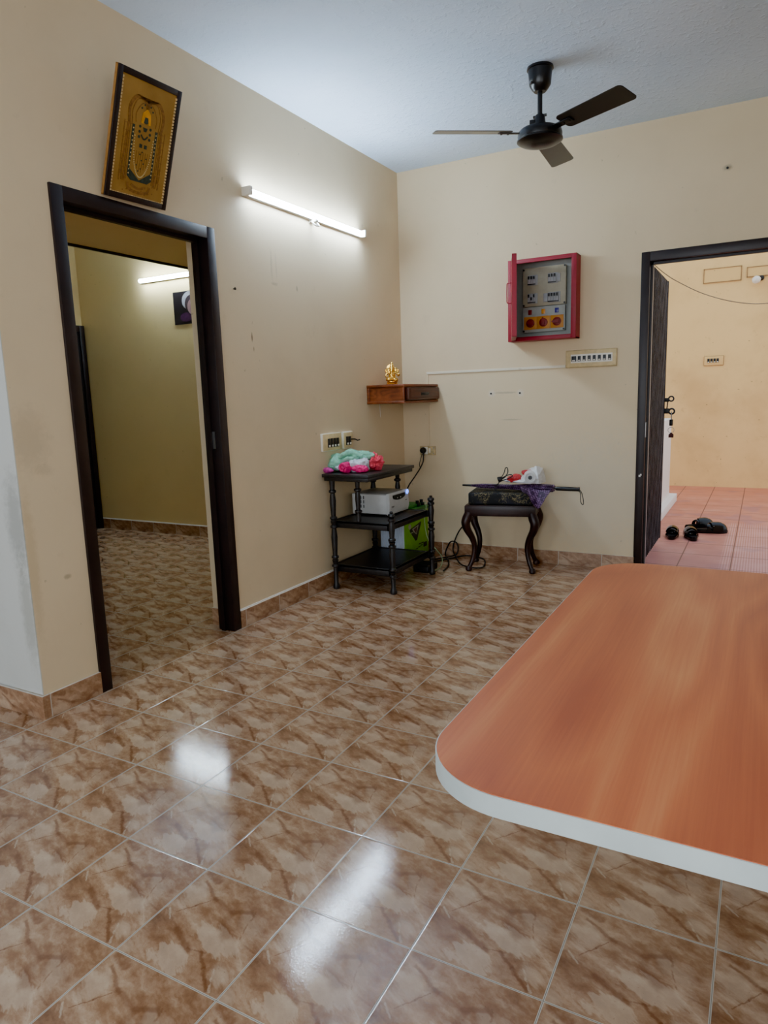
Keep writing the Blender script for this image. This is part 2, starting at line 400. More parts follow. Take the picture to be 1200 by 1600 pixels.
# back wall with the terrace doorway
BX0, BX1, BZ = 1.765, 2.78, 2.095
struct('wall_back', J(B(-.19, BX0, 0, .20, 0, H), B(BX1, 4.2, 0, .20, 0, H), B(BX0, BX1, 0, .20, BZ, H)), M_wall, flat=True)
RX = 4.0
struct('wall_right', J(B(RX, RX+.2, -7.6, -6.3, 0, H), B(RX, RX+.2, -4.3, .2, 0, H), B(RX, RX+.2, -6.3, -4.3, 0, .9), B(RX, RX+.2, -6.3, -4.3, 2.3, H)), M_wall, flat=True)
struct('wall_rear', J(B(-3.6, -.9, -7.8, -7.6, 0, H), B(3.3, 4.2, -7.8, -7.6, 0, H), B(-.9, 3.3, -7.8, -7.6, 0, .8), B(-.9, 3.3, -7.8, -7.6, 2.4, H)), M_wall, flat=True)
struct('wall_far_left', B(-3.8, -3.6, -7.6, WY, 0, H), M_wallg, flat=True)
# window frames behind the viewer
def win(name, x0, x1, y, z0, z1, along='x'):
    bs = []
    def bar(a, b, c, d):
        bs.append(B(a, b, y-.03, y+.03, c, d) if along == 'x' else B(y-.03, y+.03, a, b, c, d))
    bar(x0, x1, z0, z0+.06); bar(x0, x1, z1-.06, z1)
    for i in range(4):
        t = x0+(x1-x0-.05)*i/3; bar(t, t+.05, z0, z1)
    struct(name, J(*bs), M_door, flat=True)
win('window_1', -.9, 3.3, -7.68, .8, 2.4)
win('window_2', -6.3, -4.3, RX+.1, .9, 2.3, 'y')
# bedroom
struct('wall_bedroom_back', B(-3.7, -.19, -.12, .0, 0, H), M_bed, flat=True)
struct('wall_bedroom_left', B(-3.7, -3.49, WY+.23, -.12, 0, H), M_bed, flat=True)
struct('trim_2', J(B(-.80, -.19, WY+.23, -.12, 2.105, 2.20)), M_bed, flat=True)
struct('trim_3', B(-.818, -.80, WY+.23, -.12, 2.092, 2.20, .003), M_door, flat=True)
# skirting tiles
SK = .098
struct('baseboard_left', J(B(0, .012, WY-.004, DY0-.002, 0, SK, .001, 1), B(0, .012, DY1, -.012, 0, SK, .001, 1)), M_skl, flat=True)
struct('baseboard_reveal', B(-.19, -.10, DY1-.012, DY1, 0, SK), M_skb, flat=True)
struct('baseboard_back', B(0, BX0, -.012, 0, 0, SK, .001, 1), M_skb, flat=True)
struct('baseboard_side', B(-3.6, 0.012, WY-.016, WY-.004, 0, SK, .001, 1), M_skb, flat=True)
struct('baseboard_bedroom', B(-3.49, -.23, -.134, -.12, 0, SK, .001, 1), M_skb, flat=True)
struct('trim_4', J(B(0, .006, DY1, -.012, SK, SK+.008), B(-3.49, -.23, -.127, -.12, SK, SK+.008)), M_white, flat=True)
# bedroom doorway frame
f = struct('door_1', J(B(-.10, .012, DY0-.005, DY0+.052, 0, 2.108, .003), B(-.10, .012, DY1-.062, DY1-.005, 0, 2.108, .003),
                     B(-.10, .012, DY0+.05, DY1-.06, 2.05, 2.108, .003), B(-.07, -.045, DY0+.05, DY0+.065, 0, 2.05), B(-.07, -.045, DY1-.075, DY1-.06, 0, 2.05), B(-.07, -.045, DY0+.05, DY1-.06, 2.035, 2.05)), M_door)
f['label'] = 'dark brown door frame of the open doorway into the next room, under the leaning gold picture'
obj('latch_plate', B(-.06, -.03, DY1-.065, DY1-.061, 1.0, 1.09), M_steel, f)
# terrace doorway frame
f = struct('door_2', J(B(1.755, 1.808, -.012, .10, 0, 2.105, .003), B(2.74, 2.79, -.012, .10, 0, 2.105, .003), B(1.808, 2.74, -.012, .10, 2.045, 2.105, .003),
                     B(1.808, 1.822, .04, .06, 0, 2.045), B(1.808, 2.74, .04, .06, 2.03, 2.045)), M_door)
f['label'] = 'dark painted door frame of the doorway out to the terrace'
obj('strike_plate', B(1.806, 1.811, -.004, .03, .92, 1.02), M_steel, f)
obj('paint_chip', J(B(1.776, 1.788, -.0135, -.012, .655, .668), B(1.784, 1.794, -.0135, -.012, .663, .675)), M_white, f, 'white paint chip')
# door frame and leaf inside the bedroom
f = struct('door_3', J(B(-3.49, -3.44, -.19, -.135, 0, 2.03, .003), B(-3.49, -3.44, -1.1, -1.04, 0, 2.03, .003), B(-3.49, -3.44, -1.04, -.19, 1.97, 2.03, .003)), M_door)
obj('door_leaf', B(-3.488, -3.46, -1.04, -.19, 0, 1.97), plain('near_black_door_leaf', (16, 12, 12), .5), f)

# ------------------------------------------------------------------ terrace outside
struct('floor_terrace', B(.2, 6.5, .0, 5.0, -.12, 0), M_terr, flat=True)
struct('wall_terrace_far', B(.2, 6.5, 4.6, 4.8, 0, 3.3), M_yel, flat=True)
struct('wall_terrace_parapet', B(1.40, 1.635, .2, 3.15, 0, .92, .008), M_white)
struct('trim_5', B(1.50, 1.70, .2, 3.3, 0, .085, .006), M_white)

def outline(x0, x1, z0, z1, w=.008):
    y0, y1 = 4.585, 4.6
    return J(B(x0, x1, y0, y1, z0, z0+w), B(x0, x1, y0, y1, z1-w, z1), B(x0, x0+w, y0, y1, z0, z1), B(x1-w, x1, y0, y1, z0, z1))
M_yel2 = wall_mat('terrace_panel_paint', (232, 192, 124), 1., (170, 126, 74))
M_seam = plain('dirty_panel_seam', (150, 116, 72), .7, var=.3)
for x0, x1, z0, z1, lab in ((1.78, 2.19, 2.47, 2.637, 'painted-over flat panel high on the yellow terrace wall, left of the bulb'), (2.245, 2.66, 2.495, 2.61, 'painted-over flat panel high on the yellow terrace wall, just above the bulb')):
    t = thing('wall_panel', lab, 'panel', ((x0+x1)/2, 4.6, z0), group='painted panels on the terrace wall')
    obj('cover', B(x0+.008, x1-.008, 4.59, 4.6, z0+.008, z1-.008), M_yel2, t)
    obj('seam', outline(x0, x1, z0, z1), M_seam, t, 'dark grimy outline')
t = thing('bulb_holder', 'round white bulb in a holder on the yellow terrace wall', 'lamp', (2.36, 4.6, 2.44))
obj('holder', LATHE([(.03, 0), (.03, .02), (.02, .03), (.02, .05)], 16, frame_at((2.40, 4.6, 2.475), (-.3, -1, -.2))), M_black, t)
obj('bulb', LATHE([(.012, 0), (.02, .015), (.038, .04), (.045, .065), (.038, .092), (.018, .108), (.001, .112)], 20, frame_at((2.385, 4.555, 2.466), (-.5, -.7, -.25))), M_ivory, t)
def switch_board(name, lab, cat, plane, a0, a1, z0, z1, sw, plate, depth=.012, group=None, sides=None, seats=None):
    """plane 'y' = on the back wall (faces -y), 'x' = on the left wall (faces +x); sw = list of (a, width, z centre, height)"""
    def bx(a, b, d0, d1, c, d, bev=0.):
        if plane[0] == 'y': return B(a, b, plane[1]-d1, plane[1]-d0, c, d, bev)
        return B(plane[1]+d0, plane[1]+d1, a, b, c, d, bev)
    mid = (a0+a1)/2
    t = thing(name, lab, cat, (mid, plane[1], z0) if plane[0] == 'y' else (plane[1], mid, z0), group=group)
    if sides is not None:
        obj('back_box', bx(a0-.004, a1+.004, 0, depth*.8, z0-.004, z1+.004, .003), sides, t)
    obj('plate', bx(a0, a1, 0, depth, z0, z1, .003), plate, t)
    if seats is not None:
        obj('switch_surround', bx(seats[0], seats[1], depth-.001, depth+.002, seats[2], seats[3]), M_ivory, t)
    for a, w, zc, h in sw:
        s = obj('switch', bx(a-w/2, a+w/2, depth, depth+.006, zc-h/2, zc+h/2, .0015), M_black, t)
        obj('rocker_tip', bx(a-w*.32, a+w*.32, depth+.005, depth+.0085, zc-h*.44, zc-h*.22, .001), M_ivory, s)
    return t
switch_board('switch_board', 'eight-way beige switch board below the red breaker box', 'switch', ('y', 0.), 1.280, 1.612, 1.402, 1.512,
             [(1.333, .032, 1.458, .036)]+[(1.369+.0335*i, .02, 1.458, .036) for i in range(7)], M_plate, .014, sides=M_plateold, seats=(1.312, 1.588, 1.430, 1.487))
t = switch_board('switch_board', 'wide four-way switch board on the left wall above the cloth', 'switch', ('x', 0.), -1.182, -.962, .908, 1.016,
             [(-1.118+.035*i, .026, .957, .058) for i in range(4)], M_plate, .02, sides=M_ivory)
t = switch_board('switch_board', 'narrow two-way switch board on the left wall, nearer the corner', 'switch', ('x', 0.), -.928, -.812, .908, 1.014,
             [(-.892, .026, .957, .058), (-.858, .026, .957, .058)], M_plate, .02, sides=M_ivory)
obj('stray_wire', TUBE([(.02, -.845, .965), (.03, -.80, .962), (.03, -.77, .952), (.03, -.74, .955)], .004), M_rubber, t)
switch_board('switch_board', 'small switch plate on the yellow terrace wall', 'switch', ('y', 4.6), 1.828, 2.038, 1.498, 1.605, [(1.875+.034*i, .026, 1.553, .05) for i in range(4)], M_yel2, .015, sides=M_seam)

# sagging wire outside
solo('overhead_wire', TUBE([(1.80, .24, 2.06), (1.87, .25, 1.995), (1.953, .26, 1.935), (2.112, .28, 1.845), (2.303, .30, 1.778), (2.484, .30, 1.755), (2.7, .3, 1.79), (2.85, .3, 1.86)], .003, 6), plain('pale_wire', (170, 150, 130), .6),
     'thin wire sagging across the terrace doorway', 'wire')

# collapsible gate folded against the left of the doorway
t = thing('collapsible_gate', 'black collapsible steel gate folded open at the terrace doorway', 'gate', (1.795, .5, 0))
M_gate = plain('black_gate_enamel', (9, 9, 11), .55, var=.3, scale=12., spec=.2)
M_glint = plain('gate_edge_glint', (150, 150, 162), .5, var=.4, scale=14.)  # pale strip colour imitating light caught along the bar edges
ys = [.14+.0625*i for i in range(13)]
for i, y in enumerate(ys):
    b = obj('bar', J(B(1.779, 1.783, y-.014, y+.014, .06, 2.035, .001), B(1.811, 1.815, y-.014, y+.014, .06, 2.035, .001), B(1.783, 1.811, y-.014, y-.011, .06, 2.035)), M_gate, t)
    obj('edge_glint', B(1.8150, 1.8164, y-.0145, y-.0105, .062, 2.03), M_glint, b, 'pale strip painted as an edge highlight')
    obj('roller', CYL((1.79, y, .068), (1.806, y, .068), .018, n=14), M_gate, b)
obj('end_channel', B(1.775, 1.819, .885, .915, .06, 2.035, .002), M_gate, t)
obj('jamb_strip', B(1.809, 1.816, .105, .122, .02, 2.04), plain('pale_steel_edge', (176, 174, 180), .4, .0), t, 'pale metal edge strip')
la = obj('latch', J(B(1.80, 1.85, .88, .905, 1.135, 1.165, .003), B(1.80, 1.855, .88, .905, 1.045, 1.085, .003), TUBE([(1.842, .89, 1.14), (1.838, .888, 1.09), (1.836, .888, 1.06)], .005, 6)), M_black, t)
def ring(c, r, w, d='y', n=20):
    q = [(c[0]+r*math.cos(2*PI*i/n), c[1], c[2]+r*math.sin(2*PI*i/n)) for i in range(n)]
    return TUBE(q, w, 6, 1, True, False)
obj('hasp_ring', ring((1.866, .89, 1.158), .018, .006), M_black, la); obj('hasp_ring', ring((1.872, .89, 1.062), .02, .007), M_black, la)
t = thing('padlock', 'black padlock with keys hanging from the folded gate latch', 'padlock', (1.872, .885, .92))
obj('shackle', TUBE([(1.872, .872, .995), (1.872, .872, 1.035), (1.872, .879, 1.053), (1.872, .89, 1.059), (1.872, .901, 1.053), (1.872, .908, 1.035), (1.872, .908, .995)], .0025, 6), M_steel, t)
obj('lock_body', B(1.860, 1.884, .866, .914, .952, 1.0, .004), M_black, t)
obj('key_ring', ring((1.873, .885, .918), .022, .002), M_steel, t)
obj('key_fob', PRISM([(1.856, .86), (1.892, .86), (1.893, .885), (1.874, .9), (1.856, .884)], -.004, .004, Matrix.Translation((0, .885, 0)) @ Matrix(((1, 0, 0, 0), (0, 0, -1, 0), (0, 1, 0, 0), (0, 0, 0, 1))), .001), plain('dark_red_fob', (84, 26, 22), .5), t, 'dark red key fob')

# sandals
def sandal(loc, rz, label, mirror=1):
    t = thing('sandal', label, 'sandal', loc, rz, 'black sandals on the terrace tiles')
    n = 28; L = .26; out = []; t.scale = (1.15, 1., 1.1)
    for i in range(n):
        a = 2*PI*i/n; y = L/2*math.sin(a); w = .046 if y > 0 else .036
        w *= 1+.10*math.sin(a)*mirror*math.cos(a)
        out.append((w*math.copysign(abs(math.cos(a))**.75, math.cos(a)), y))
    obj('sole', PRISM(out, 0, .028, bev=.005), M_sandal, t, local=True)
    obj('insole', PRISM([(x*.88, y*.93) for x, y in out], .0275, .031), M_sole, t, local=True)
    def strap(y0, wd, h, wx, tilt=0.):
        bm = bmesh.new(); rows = []
        for i in range(13):
            a = PI*i/12; px = wx*math.cos(a); pz = .012+h*math.sin(a)**.8
            rows.append([bm.verts.new((px, y0+tilt*px+s*wd/2, pz+dz)) for s, dz in ((-1, .0), (-.5, .004), (.5, .004), (1, 0.))])
        for a, b in zip(rows, rows[1:]):
            for q in range(3): bm.faces.new((a[q], a[q+1], b[q+1], b[q]))
        g = bmesh.ops.extrude_face_region(bm, geom=bm.faces[:])
        for v in [e for e in g['geom'] if isinstance(e, bmesh.types.BMVert)]: v.co *= 1.0; v.co.z += .005
        bmesh.ops.recalc_face_normals(bm, faces=bm.faces[:])
        return bm
    obj('upper_strap', strap(.03, .085, .066, .047, .2*mirror), M_sandal, t, local=True)
    obj('toe_cap', BLOB((0, .058, .03), (.044, .068, .050), .05, 20., 4, 1., 0., .0295), M_sandal, t, local=True)
    obj('heel_strap', strap(-.02, .03, .052, .041, -.3*mirror), M_sandal, t, local=True)
    obj('buckle', B(.036*mirror-.004, .036*mirror+.004, .0, .02, .04, .06, .001), M_steel, t, local=True)
sandal((1.872, 1.25, 0), math.radians(4), 'black strappy sandal nearest the gate, heel towards the room', 1)
sandal((2.02, 1.25, 0), math.radians(14), 'black strappy sandal with a flat toe loop, second from the gate', -1)
sandal((2.155, 1.55, 0), math.radians(-72), 'black woven slip-on sandal farthest from the gate, side on', 1)
sandal((2.045, 1.73, 0), math.radians(-60), 'black sandal half hidden behind the other sandals', -1)

# ------------------------------------------------------------------ ceiling fan
FX, FY = 1.395, -1.085
t = thing('ceiling_fan', 'dark brown three-blade ceiling fan on a short rod', 'fan', (FX, FY, 2.50))
T0 = Matrix.Translation((FX, FY, 0))
obj('canopy', LATHE([(.0, H), (.066, H), (.068, H-.012), (.062, H-.014), (.058, H-.05), (.055, H-.085), (.042, H-.105), (.03, H-.118), (.0, H-.118)], 32, T0), M_fan, t)
obj('canopy_screw', CYL((FX-.03, FY-.05, H-.085), (FX-.035, FY-.062, H-.085), .007, n=10), M_steel, t)
obj('rod', CYL((FX, FY, H-.11), (FX, FY, 2.62), .0125), M_fan, t)
obj('rod_clamp', J(LATHE([(.0, 2.665), (.022, 2.66), (.026, 2.645), (.03, 2.615), (.045, 2.612), (.048, 2.59), (.0, 2.59)], 24, T0), B(FX-.05, FX-.02, FY-.02, FY+.02, 2.605, 2.64, .003), CYL((FX-.035, FY, 2.655), (FX+.035, FY, 2.655), .007, n=10)), M_fan, t)
obj('motor', LATHE([(.0, 2.598), (.06, 2.597), (.10, 2.59), (.112, 2.578), (.115, 2.562), (.112, 2.545), (.118, 2.541), (.118, 2.534), (.098, 2.522), (.06, 2.510), (.03, 2.506), (.0, 2.506)], 40, T0), M_fan, t)
def fan_blade(deg, mat, L0=.125, L1=.56):
    prof = rrect(L0+.03, L1, -.066, .066, .022, 6)
    # blade narrows a little at the root
    prof = [(x, y*(.78+.22*min(1, (x-L0)/.12))) for x, y in prof]
    M = T0 @ Matrix.Translation((0, 0, 2.575)) @ Matrix.Rotation(math.radians(deg), 4, 'Z') @ Matrix.Rotation(math.radians(-13), 4, 'X')
    b = obj('blade', PRISM(prof, -.0015, .0025, M), mat, t)
    obj('blade_bracket', J(X(B(.085, .22, -.018, .018, -.008, -.001, .002), M.copy()), X(CYL((.17, .0, -.012), (.17, 0, -.006), .006, n=8), M.copy()), X(CYL((.205, .0, -.012), (.205, 0, -.006), .006, n=8), M.copy())), mat, b)
fan_blade(214, M_fanlit); fan_blade(331, M_fan); fan_blade(92, M_fanlit)

# ------------------------------------------------------------------ tube lights
t = thing('mounted_tube_light', 'lit tube light on the left wall of the main room', 'light', (.03, -1.21, 2.31))
obj('housing', B(0, .03, -1.815, -.605, 2.320, 2.356, .004), M_ivory, t)
obj('diffuser', PRISM([(.031, 2.321)]+[(.036+.020*math.sin(PI*i/12), 2.3385-.0165*math.cos(PI*i/12)) for i in range(13)]+[(.031, 2.356)], -1.805, -.615, Matrix(((1, 0, 0, 0), (0, 0, 1, 0), (0, 1, 0, 0), (0, 0, 0, 1)))), M_tube, t)
obj('end_cap', J(B(.0, .062, -1.826, -1.804, 2.318, 2.364, .004)), M_ivory, t)
obj('end_cap', J(B(.0, .062, -.616, -.60, 2.318, 2.364, .004)), M_ivory, t)
obj('wire_clip', J(B(0, .05, -1.20, -1.165, 2.305, 2.322, .003), TUBE([(.03, -1.21, 2.30), (.045, -1.19, 2.285), (.045, -1.16, 2.29), (.03, -1.155, 2.305)], .006, 6)), M_ivory, t)
t = thing('mounted_tube_light', 'lit tube light seen through the doorway, above the dark poster', 'light', (-2.0, -.15, 2.34))
obj('housing', B(-2.605, -1.4, -.15, -.12, 2.345, 2.382, .004), M_ivory, t)
obj('diffuser', PRISM([(.151, 2.346)]+[(.156+.020*math.sin(PI*i/12), 2.3635-.0165*math.cos(PI*i/12)) for i in range(13)]+[(.151, 2.381)], -2.595, -1.41, Matrix(((0, 0, 1, 0), (-1, 0, 0, 0), (0, 1, 0, 0), (0, 0, 0, 1)))), M_tube2, t)

# poster in the bedroom (wide dark portrait with a white knitted cap, mostly behind the door jamb)
t = thing('hanging_poster', 'dark poster of a person in a white cap, on the bedroom wall', 'poster', (-2.0, -.12, 1.945))
M_post = N('dark_poster_paper'); _p = M_post.pos(); M_post = M_post.set(Base_Color=M_post.ramp(M_post.noise(_p, 7., 3.), [(.35, rgba((14, 10, 16))), (.6, rgba((26, 18, 28)))]), Roughness=.35)
obj('sheet', B(-2.235, -1.75, -.124, -.12, 1.945, 2.23), M_post, t)
def flat_y(poly, y, th=.0012): return PRISM(poly, 0, th, Matrix.Translation((0, y, 0)) @ Matrix(((1, 0, 0, 0), (0, 0, -1, 0), (0, 1, 0, 0), (0, 0, 0, 1))))
def ell(cx, cz, a, b, n=28, a0=0, a1=360): return [(cx+a*math.cos(math.radians(a0+(a1-a0)*i/n)), cz+b*math.sin(math.radians(a0+(a1-a0)*i/n))) for i in range(n)]
obj('white_cap', flat_y(ell(-2.03, 2.145, .10, .082), -.1242), plain('printed_white', (150, 146, 150), .5, var=.1, scale=60.), t, 'white cap in print')
obj('dark_hair', flat_y(ell(-2.02, 2.115, .075, .078), -.1255), plain('printed_dark', (52, 30, 34), .5), t, 'dark hair in print')
obj('face', flat_y(ell(-2.01, 2.09, .055, .066), -.1268), plain('printed_skin', (150, 112, 108), .5), t, 'face in print')
obj('magenta_cloth', flat_y(ell(-2.09, 2.005, .07, .04), -.1246), plain('printed_magenta', (60, 14, 54), .5, var=.3, scale=50.), t, 'magenta cloth in print')

# ------------------------------------------------------------------ leaning gold picture over the doorway
al = math.radians(19.57); be = math.radians(-1.08)
up = Vector((math.sin(al), 0, math.cos(al))); ri = Vector((0, 1, 0)); nn = Vector((math.cos(al), 0, -math.sin(al)))
u2 = up*math.cos(be)+ri*math.sin(be); r2 = ri*math.cos(be)-up*math.sin(be)
O = Vector((.03, -2.5873, 2.1146))
MP = Matrix(((r2.x, u2.x, nn.x, O.x), (r2.y, u2.y, nn.y, O.y), (r2.z, u2.z, nn.z, O.z), (0, 0, 0, 1)))
w, h = .3385, .491
t = thing('framed_picture', 'gold devotional picture in a dark frame leaning forward above the doorway', 'picture', (.0, -2.587, 2.11))
def PB(x0, x1, y0, y1, z0, z1, bev=.0): return X(B(x0, x1, y0, y1, z0, z1, bev), MP)
fw = .024
obj('frame', J(PB(-w/2, -w/2+fw, 0, h, -.004, .004, .002), PB(w/2-fw, w/2, 0, h, -.004, .004, .002), PB(-w/2+fw, w/2-fw, 0, fw, -.004, .004, .002), PB(-w/2+fw, w/2-fw, h-fw, h, -.004, .004, .002)), M_door, t)
obj('gold_side', J(PB(-w/2, -w/2+.006, 0, h, -.018, -.004), PB(w/2-.006, w/2, 0, h, -.018, -.004), PB(-w/2, w/2, h-.006, h, -.018, -.004), PB(-w/2, w/2, 0, .006, -.018, -.004)), M_goldf, t, 'gold outer edge of the frame')
g = .005
M_bead = plain('cream_gold_beading', (214, 186, 130), .4, .2, .2, 60.)
M_goldp = N('gold_foil_print'); _p = M_goldp.pos(); M_goldp.bump(M_goldp.noise(_p, 120., 3.), .08, .003)
M_goldp = M_goldp.set(Base_Color=M_goldp.ramp(M_goldp.noise(_p, 9., 4.), [(.3, rgba((146, 108, 46))), (.7, rgba((168, 128, 60)))]), Roughness=.45, Metallic=.2)
obj('beaded_lip', J(*[PB(-w/2+fw, -w/2+fw+g, fw+i*.0125, fw+i*.0125+.008, -.003, .005) for i in range(35)],
                    *[PB(w/2-fw-g, w/2-fw, fw+i*.0125, fw+i*.0125+.008, -.003, .005) for i in range(35)],
                    *[PB(-w/2+fw+i*.0125, -w/2+fw+i*.0125+.008, fw, fw+g*.6, -.003, .004) for i in range(23)]), M_bead, t, 'beaded gold inner lip')
obj('print', PB(-w/2+fw-.002, w/2-fw+.002, fw-.002, h-fw+.002, -.006, -.001), M_goldp, t)
M_ink = plain('dark_teal_print_ink', (38, 52, 44), .5, var=.4, scale=90.)
M_ink2 = plain('brown_print_ink', (128, 88, 36), .5, var=.3, scale=90.)
M_ink3 = plain('bright_gold_print', (212, 152, 40), .4, .3, .15, 60.)
M_cream = plain('cream_print_dots', (206, 190, 130), .5, var=.2, scale=80.)
def pp(poly, z=.0): return PRISM(poly, -.001+z, .0002+z, MP)
def pdot(x, y, r, z=0., n=8): return pp([(x+r*math.cos(2*PI*i/n), y+r*math.sin(2*PI*i/n)) for i in range(n)], z)
def pline(pts, wd, z=0., k=6):
    P = spline([(a, b, 0) for a, b in pts], k); L_, R_ = [], []
    for i, q in enumerate(P):
        d = (P[min(i+1, len(P)-1)]-P[max(i-1, 0)]).normalized(); nv = Vector((-d.y, d.x, 0))*wd/2
        L_.append((q.x+nv.x, q.y+nv.y)); R_.append((q.x-nv.x, q.y-nv.y))
    return pp(L_+R_[::-1], z)
arch = [(-.085, .30), (-.09, .36), (-.06, .405), (-.015, .40), (0, .375), (.015, .40), (.06, .405), (.09, .36), (.085, .30)]
obj('printed_arch', J(pline(arch, .014), pline([(x*.82, y*.985) for x, y in arch], .004), pline([(-.10, .10), (-.095, .2), (-.09, .30)], .008), pline([(.10, .10), (.095, .2), (.09, .30)], .008),
                      *[pline([(s*(.07+.012*i), .085-.004*i), (s*(.072+.012*i), .14-.01*i)], .004) for i in range(4) for s in (-1, 1)],
                      pline([(-.06, .075), (-.05, .05), (0, .042), (.05, .05), (.06, .075)], .012), pline([(-.04, .07), (0, .058), (.04, .07)], .01), *[pdot(-.08+.02*i, .04+.006*((i*7) % 3), .003) for i in range(9)]), M_ink2, t, 'brown printed arch and base')
obj('printed_figure', J(pp([(-.055, .30), (-.068, .30), (-.066, .10), (-.045, .085), (.045, .085), (.066, .10), (.068, .30), (.055, .30), (.058, .13), (.0, .092), (-.058, .13)]),
                        pdot(0, .33, .016), pp([(-.012, .30), (.012, .30), (.006, .285), (-.006, .285)]), pline([(-.018, .27), (0, .255), (.018, .27)], .006),
                        *[pdot(sx*.028, .30-.02*i, .006) for i in range(3) for sx in (-1, 1)], pp([(-.02, .235), (-.006, .235), (-.006, .22), (-.02, .22)]), pp([(.02, .235), (.006, .235), (.006, .22), (.02, .22)]),
                        *[pdot(.028*math.cos(a)*1.1, .36+.028*math.sin(a), .004) for a in (.3, 1., PI/2, 2.1, 2.8)], *[pdot((-1)**i*.012*(i % 3), .205-.011*i, .003) for i in range(9)]), M_ink, t, 'dark teal printed figure')
obj('printed_columns', J(*[pline([(s*x, .075), (s*x, .305)], .0035, .0002) for x in (.078, .086, .108) for s in (-1, 1)], *[pline([(s*.074, .10+.028*i), (s*.112, .10+.028*i)], .0025, .0002) for i in range(8) for s in (-1, 1)],
                        pline([(-.052, .31), (-.055, .345), (-.03, .385), (0, .392), (.03, .385), (.055, .345), (.052, .31)], .003, .0002), *[pline([(-.045+.012*i, .118+abs(i-3.5)*.012), (-.042+.012*i, .205)], .002, .0002) for i in range(8)]), M_ink2, t, 'brown printed columns')
obj('printed_crown', J(pp([(-.026, .315), (-.02, .355), (0, .372), (.02, .355), (.026, .315), (.014, .312), (.008, .34), (-.008, .34), (-.014, .312)], .0004)), M_ink3, t, 'bright gold printed crown')
obj('printed_garland', J(*[pdot(s*(.05*math.cos(a)), .26-.155*math.sin(a), .0026, .0004, 6) for a in [i*PI/2/22 for i in range(23)] for s in (-1, 1)], *[pdot(s*.061, .11+.016*i, .0035, .0004, 4) for i in range(12) for s in (-1, 1)]), M_cream, t, 'cream printed garland')

# ------------------------------------------------------------------ corner wall shelf with drawer, and gold figurine
t = thing('wall_shelf', 'brown wooden wall shelf box with a drawer in the corner', 'shelf', (.15, -.28, 1.19))
SX, SY0, SY1, Z0, Z1 = .298, -.567, -.002, 1.193, 1.327
obj('top_panel', B(0, SX+.006, SY0-.004, SY1, Z1-.020, Z1, .005, 3), M_teak, t)
obj('bottom_panel', B(0, SX+.004, SY0-.003, SY1, Z0, Z0+.018, .004, 3), M_teak, t)
obj('side_panel', J(B(0.002, SX-.018, SY0+.008, SY0+.02, Z0+.016, Z1-.018), B(0, .022, SY0, SY0+.02, Z0+.016, Z1-.018, .004), B(SX-.02, SX, SY0, SY0+.02, Z0+.016, Z1-.018, .004)), M_teak, t)
obj('carcass', B(.002, SX-.012, SY0+.021, SY1, Z0+.017, Z1-.019), M_teakd, t)
d = obj('drawer', J(B(SX-.012, SX+.022, -.535, -.02, Z0+.024, Z1-.026, .004), B(SX+.02, SX+.026, -.505, -.05, Z0+.038, Z1-.04, .003)), M_teakd, t)
obj('handle', J(TUBE([(SX+.024, -.335, 1.256), (SX+.04, -.32, 1.256), (SX+.042, -.28, 1.253), (SX+.04, -.24, 1.256), (SX+.024, -.225, 1.256)], .005, 8), B(SX+.024, SX+.029, -.345, -.215, 1.245, 1.267, .002)), M_black, d, 'dark metal handle')
solo('hanging_wire', J(TUBE([(.004, -.385, 1.193), (.006, -.388, 1.15), (.006, -.383, 1.095)], .0022, 6)), M_ivory, 'short pale wire hanging under the wall shelf', 'wire')

gb = thing('figurine', 'small shiny gold seated deity figurine on the wall shelf', 'figurine', (.15, -.455, Z1))
GM = Matrix.Translation((.15, -.455, Z1)) @ Matrix.Rotation(math.radians(20), 4, 'Z')
def gs(c, r): 
    bm = bmesh.new(); bmesh.ops.create_uvsphere(bm, u_segments=20, v_segments=14, radius=1.)
    for v in bm.verts: v.co = Vector((v.co.x*r[0]+c[0], v.co.y*r[1]+c[1], v.co.z*r[2]+c[2]))
    return X(bm, GM)
def gt(pts, r): return X(TUBE(pts, r, 10, 6), GM)
# local: x right, y away, z up; faces -y
obj('pedestal', X(LATHE([(.001, 0), (.042, 0), (.044, .006), (.036, .012), (.04, .02), (.034, .026), (.001, .026)], 28), GM), M_gold, gb)
body = obj('body', J(gs((0, -.002, .055), (.027, .024, .03)), gs((0, .002, .078), (.024, .018, .02)), gs((-.022, -.012, .036), (.024, .02, .013)), gs((.022, -.012, .036), (.024, .02, .013)),
                    gs((0, -.004, .104), (.018, .017, .018)), gt([(0, -.018, .104), (0, -.03, .09), (.004, -.032, .075), (.014, -.032, .068), (.018, -.03, .074)], [.009, .008, .007, .005, .004]),
                    gs((-.026, .004, .104), (.013, .005, .018)), gs((.026, .004, .104), (.013, .005, .018)),
                    gt([(-.02, 0, .085), (-.04, 0, .075), (-.042, -.012, .058), (-.032, -.02, .05)], [.009, .008, .006, .007]), gt([(.02, 0, .085), (.04, 0, .075), (.046, -.012, .062), (.05, -.02, .066)], [.009, .008, .006, .007]),
                    gt([(-.02, .006, .088), (-.042, .008, .09), (-.046, .006, .112)], [.008, .007, .006]), gt([(.02, .006, .088), (.04, .008, .088), (.046, .006, .108)], [.008, .007, .006]), gs((.052, -.02, .07), (.009, .009, .009))), M_gold, gb, sharp=180)
md = body.modifiers.new('fuse', 'REMESH'); md.mode = 'VOXEL'; md.voxel_size = .0022; md.use_smooth_shade = True
obj('crown', X(LATHE([(.017, .116), (.019, .12), (.015, .126), (.016, .13), (.01, .142), (.011, .146), (.005, .156), (.001, .163)], 20), GM), M_gold, gb)
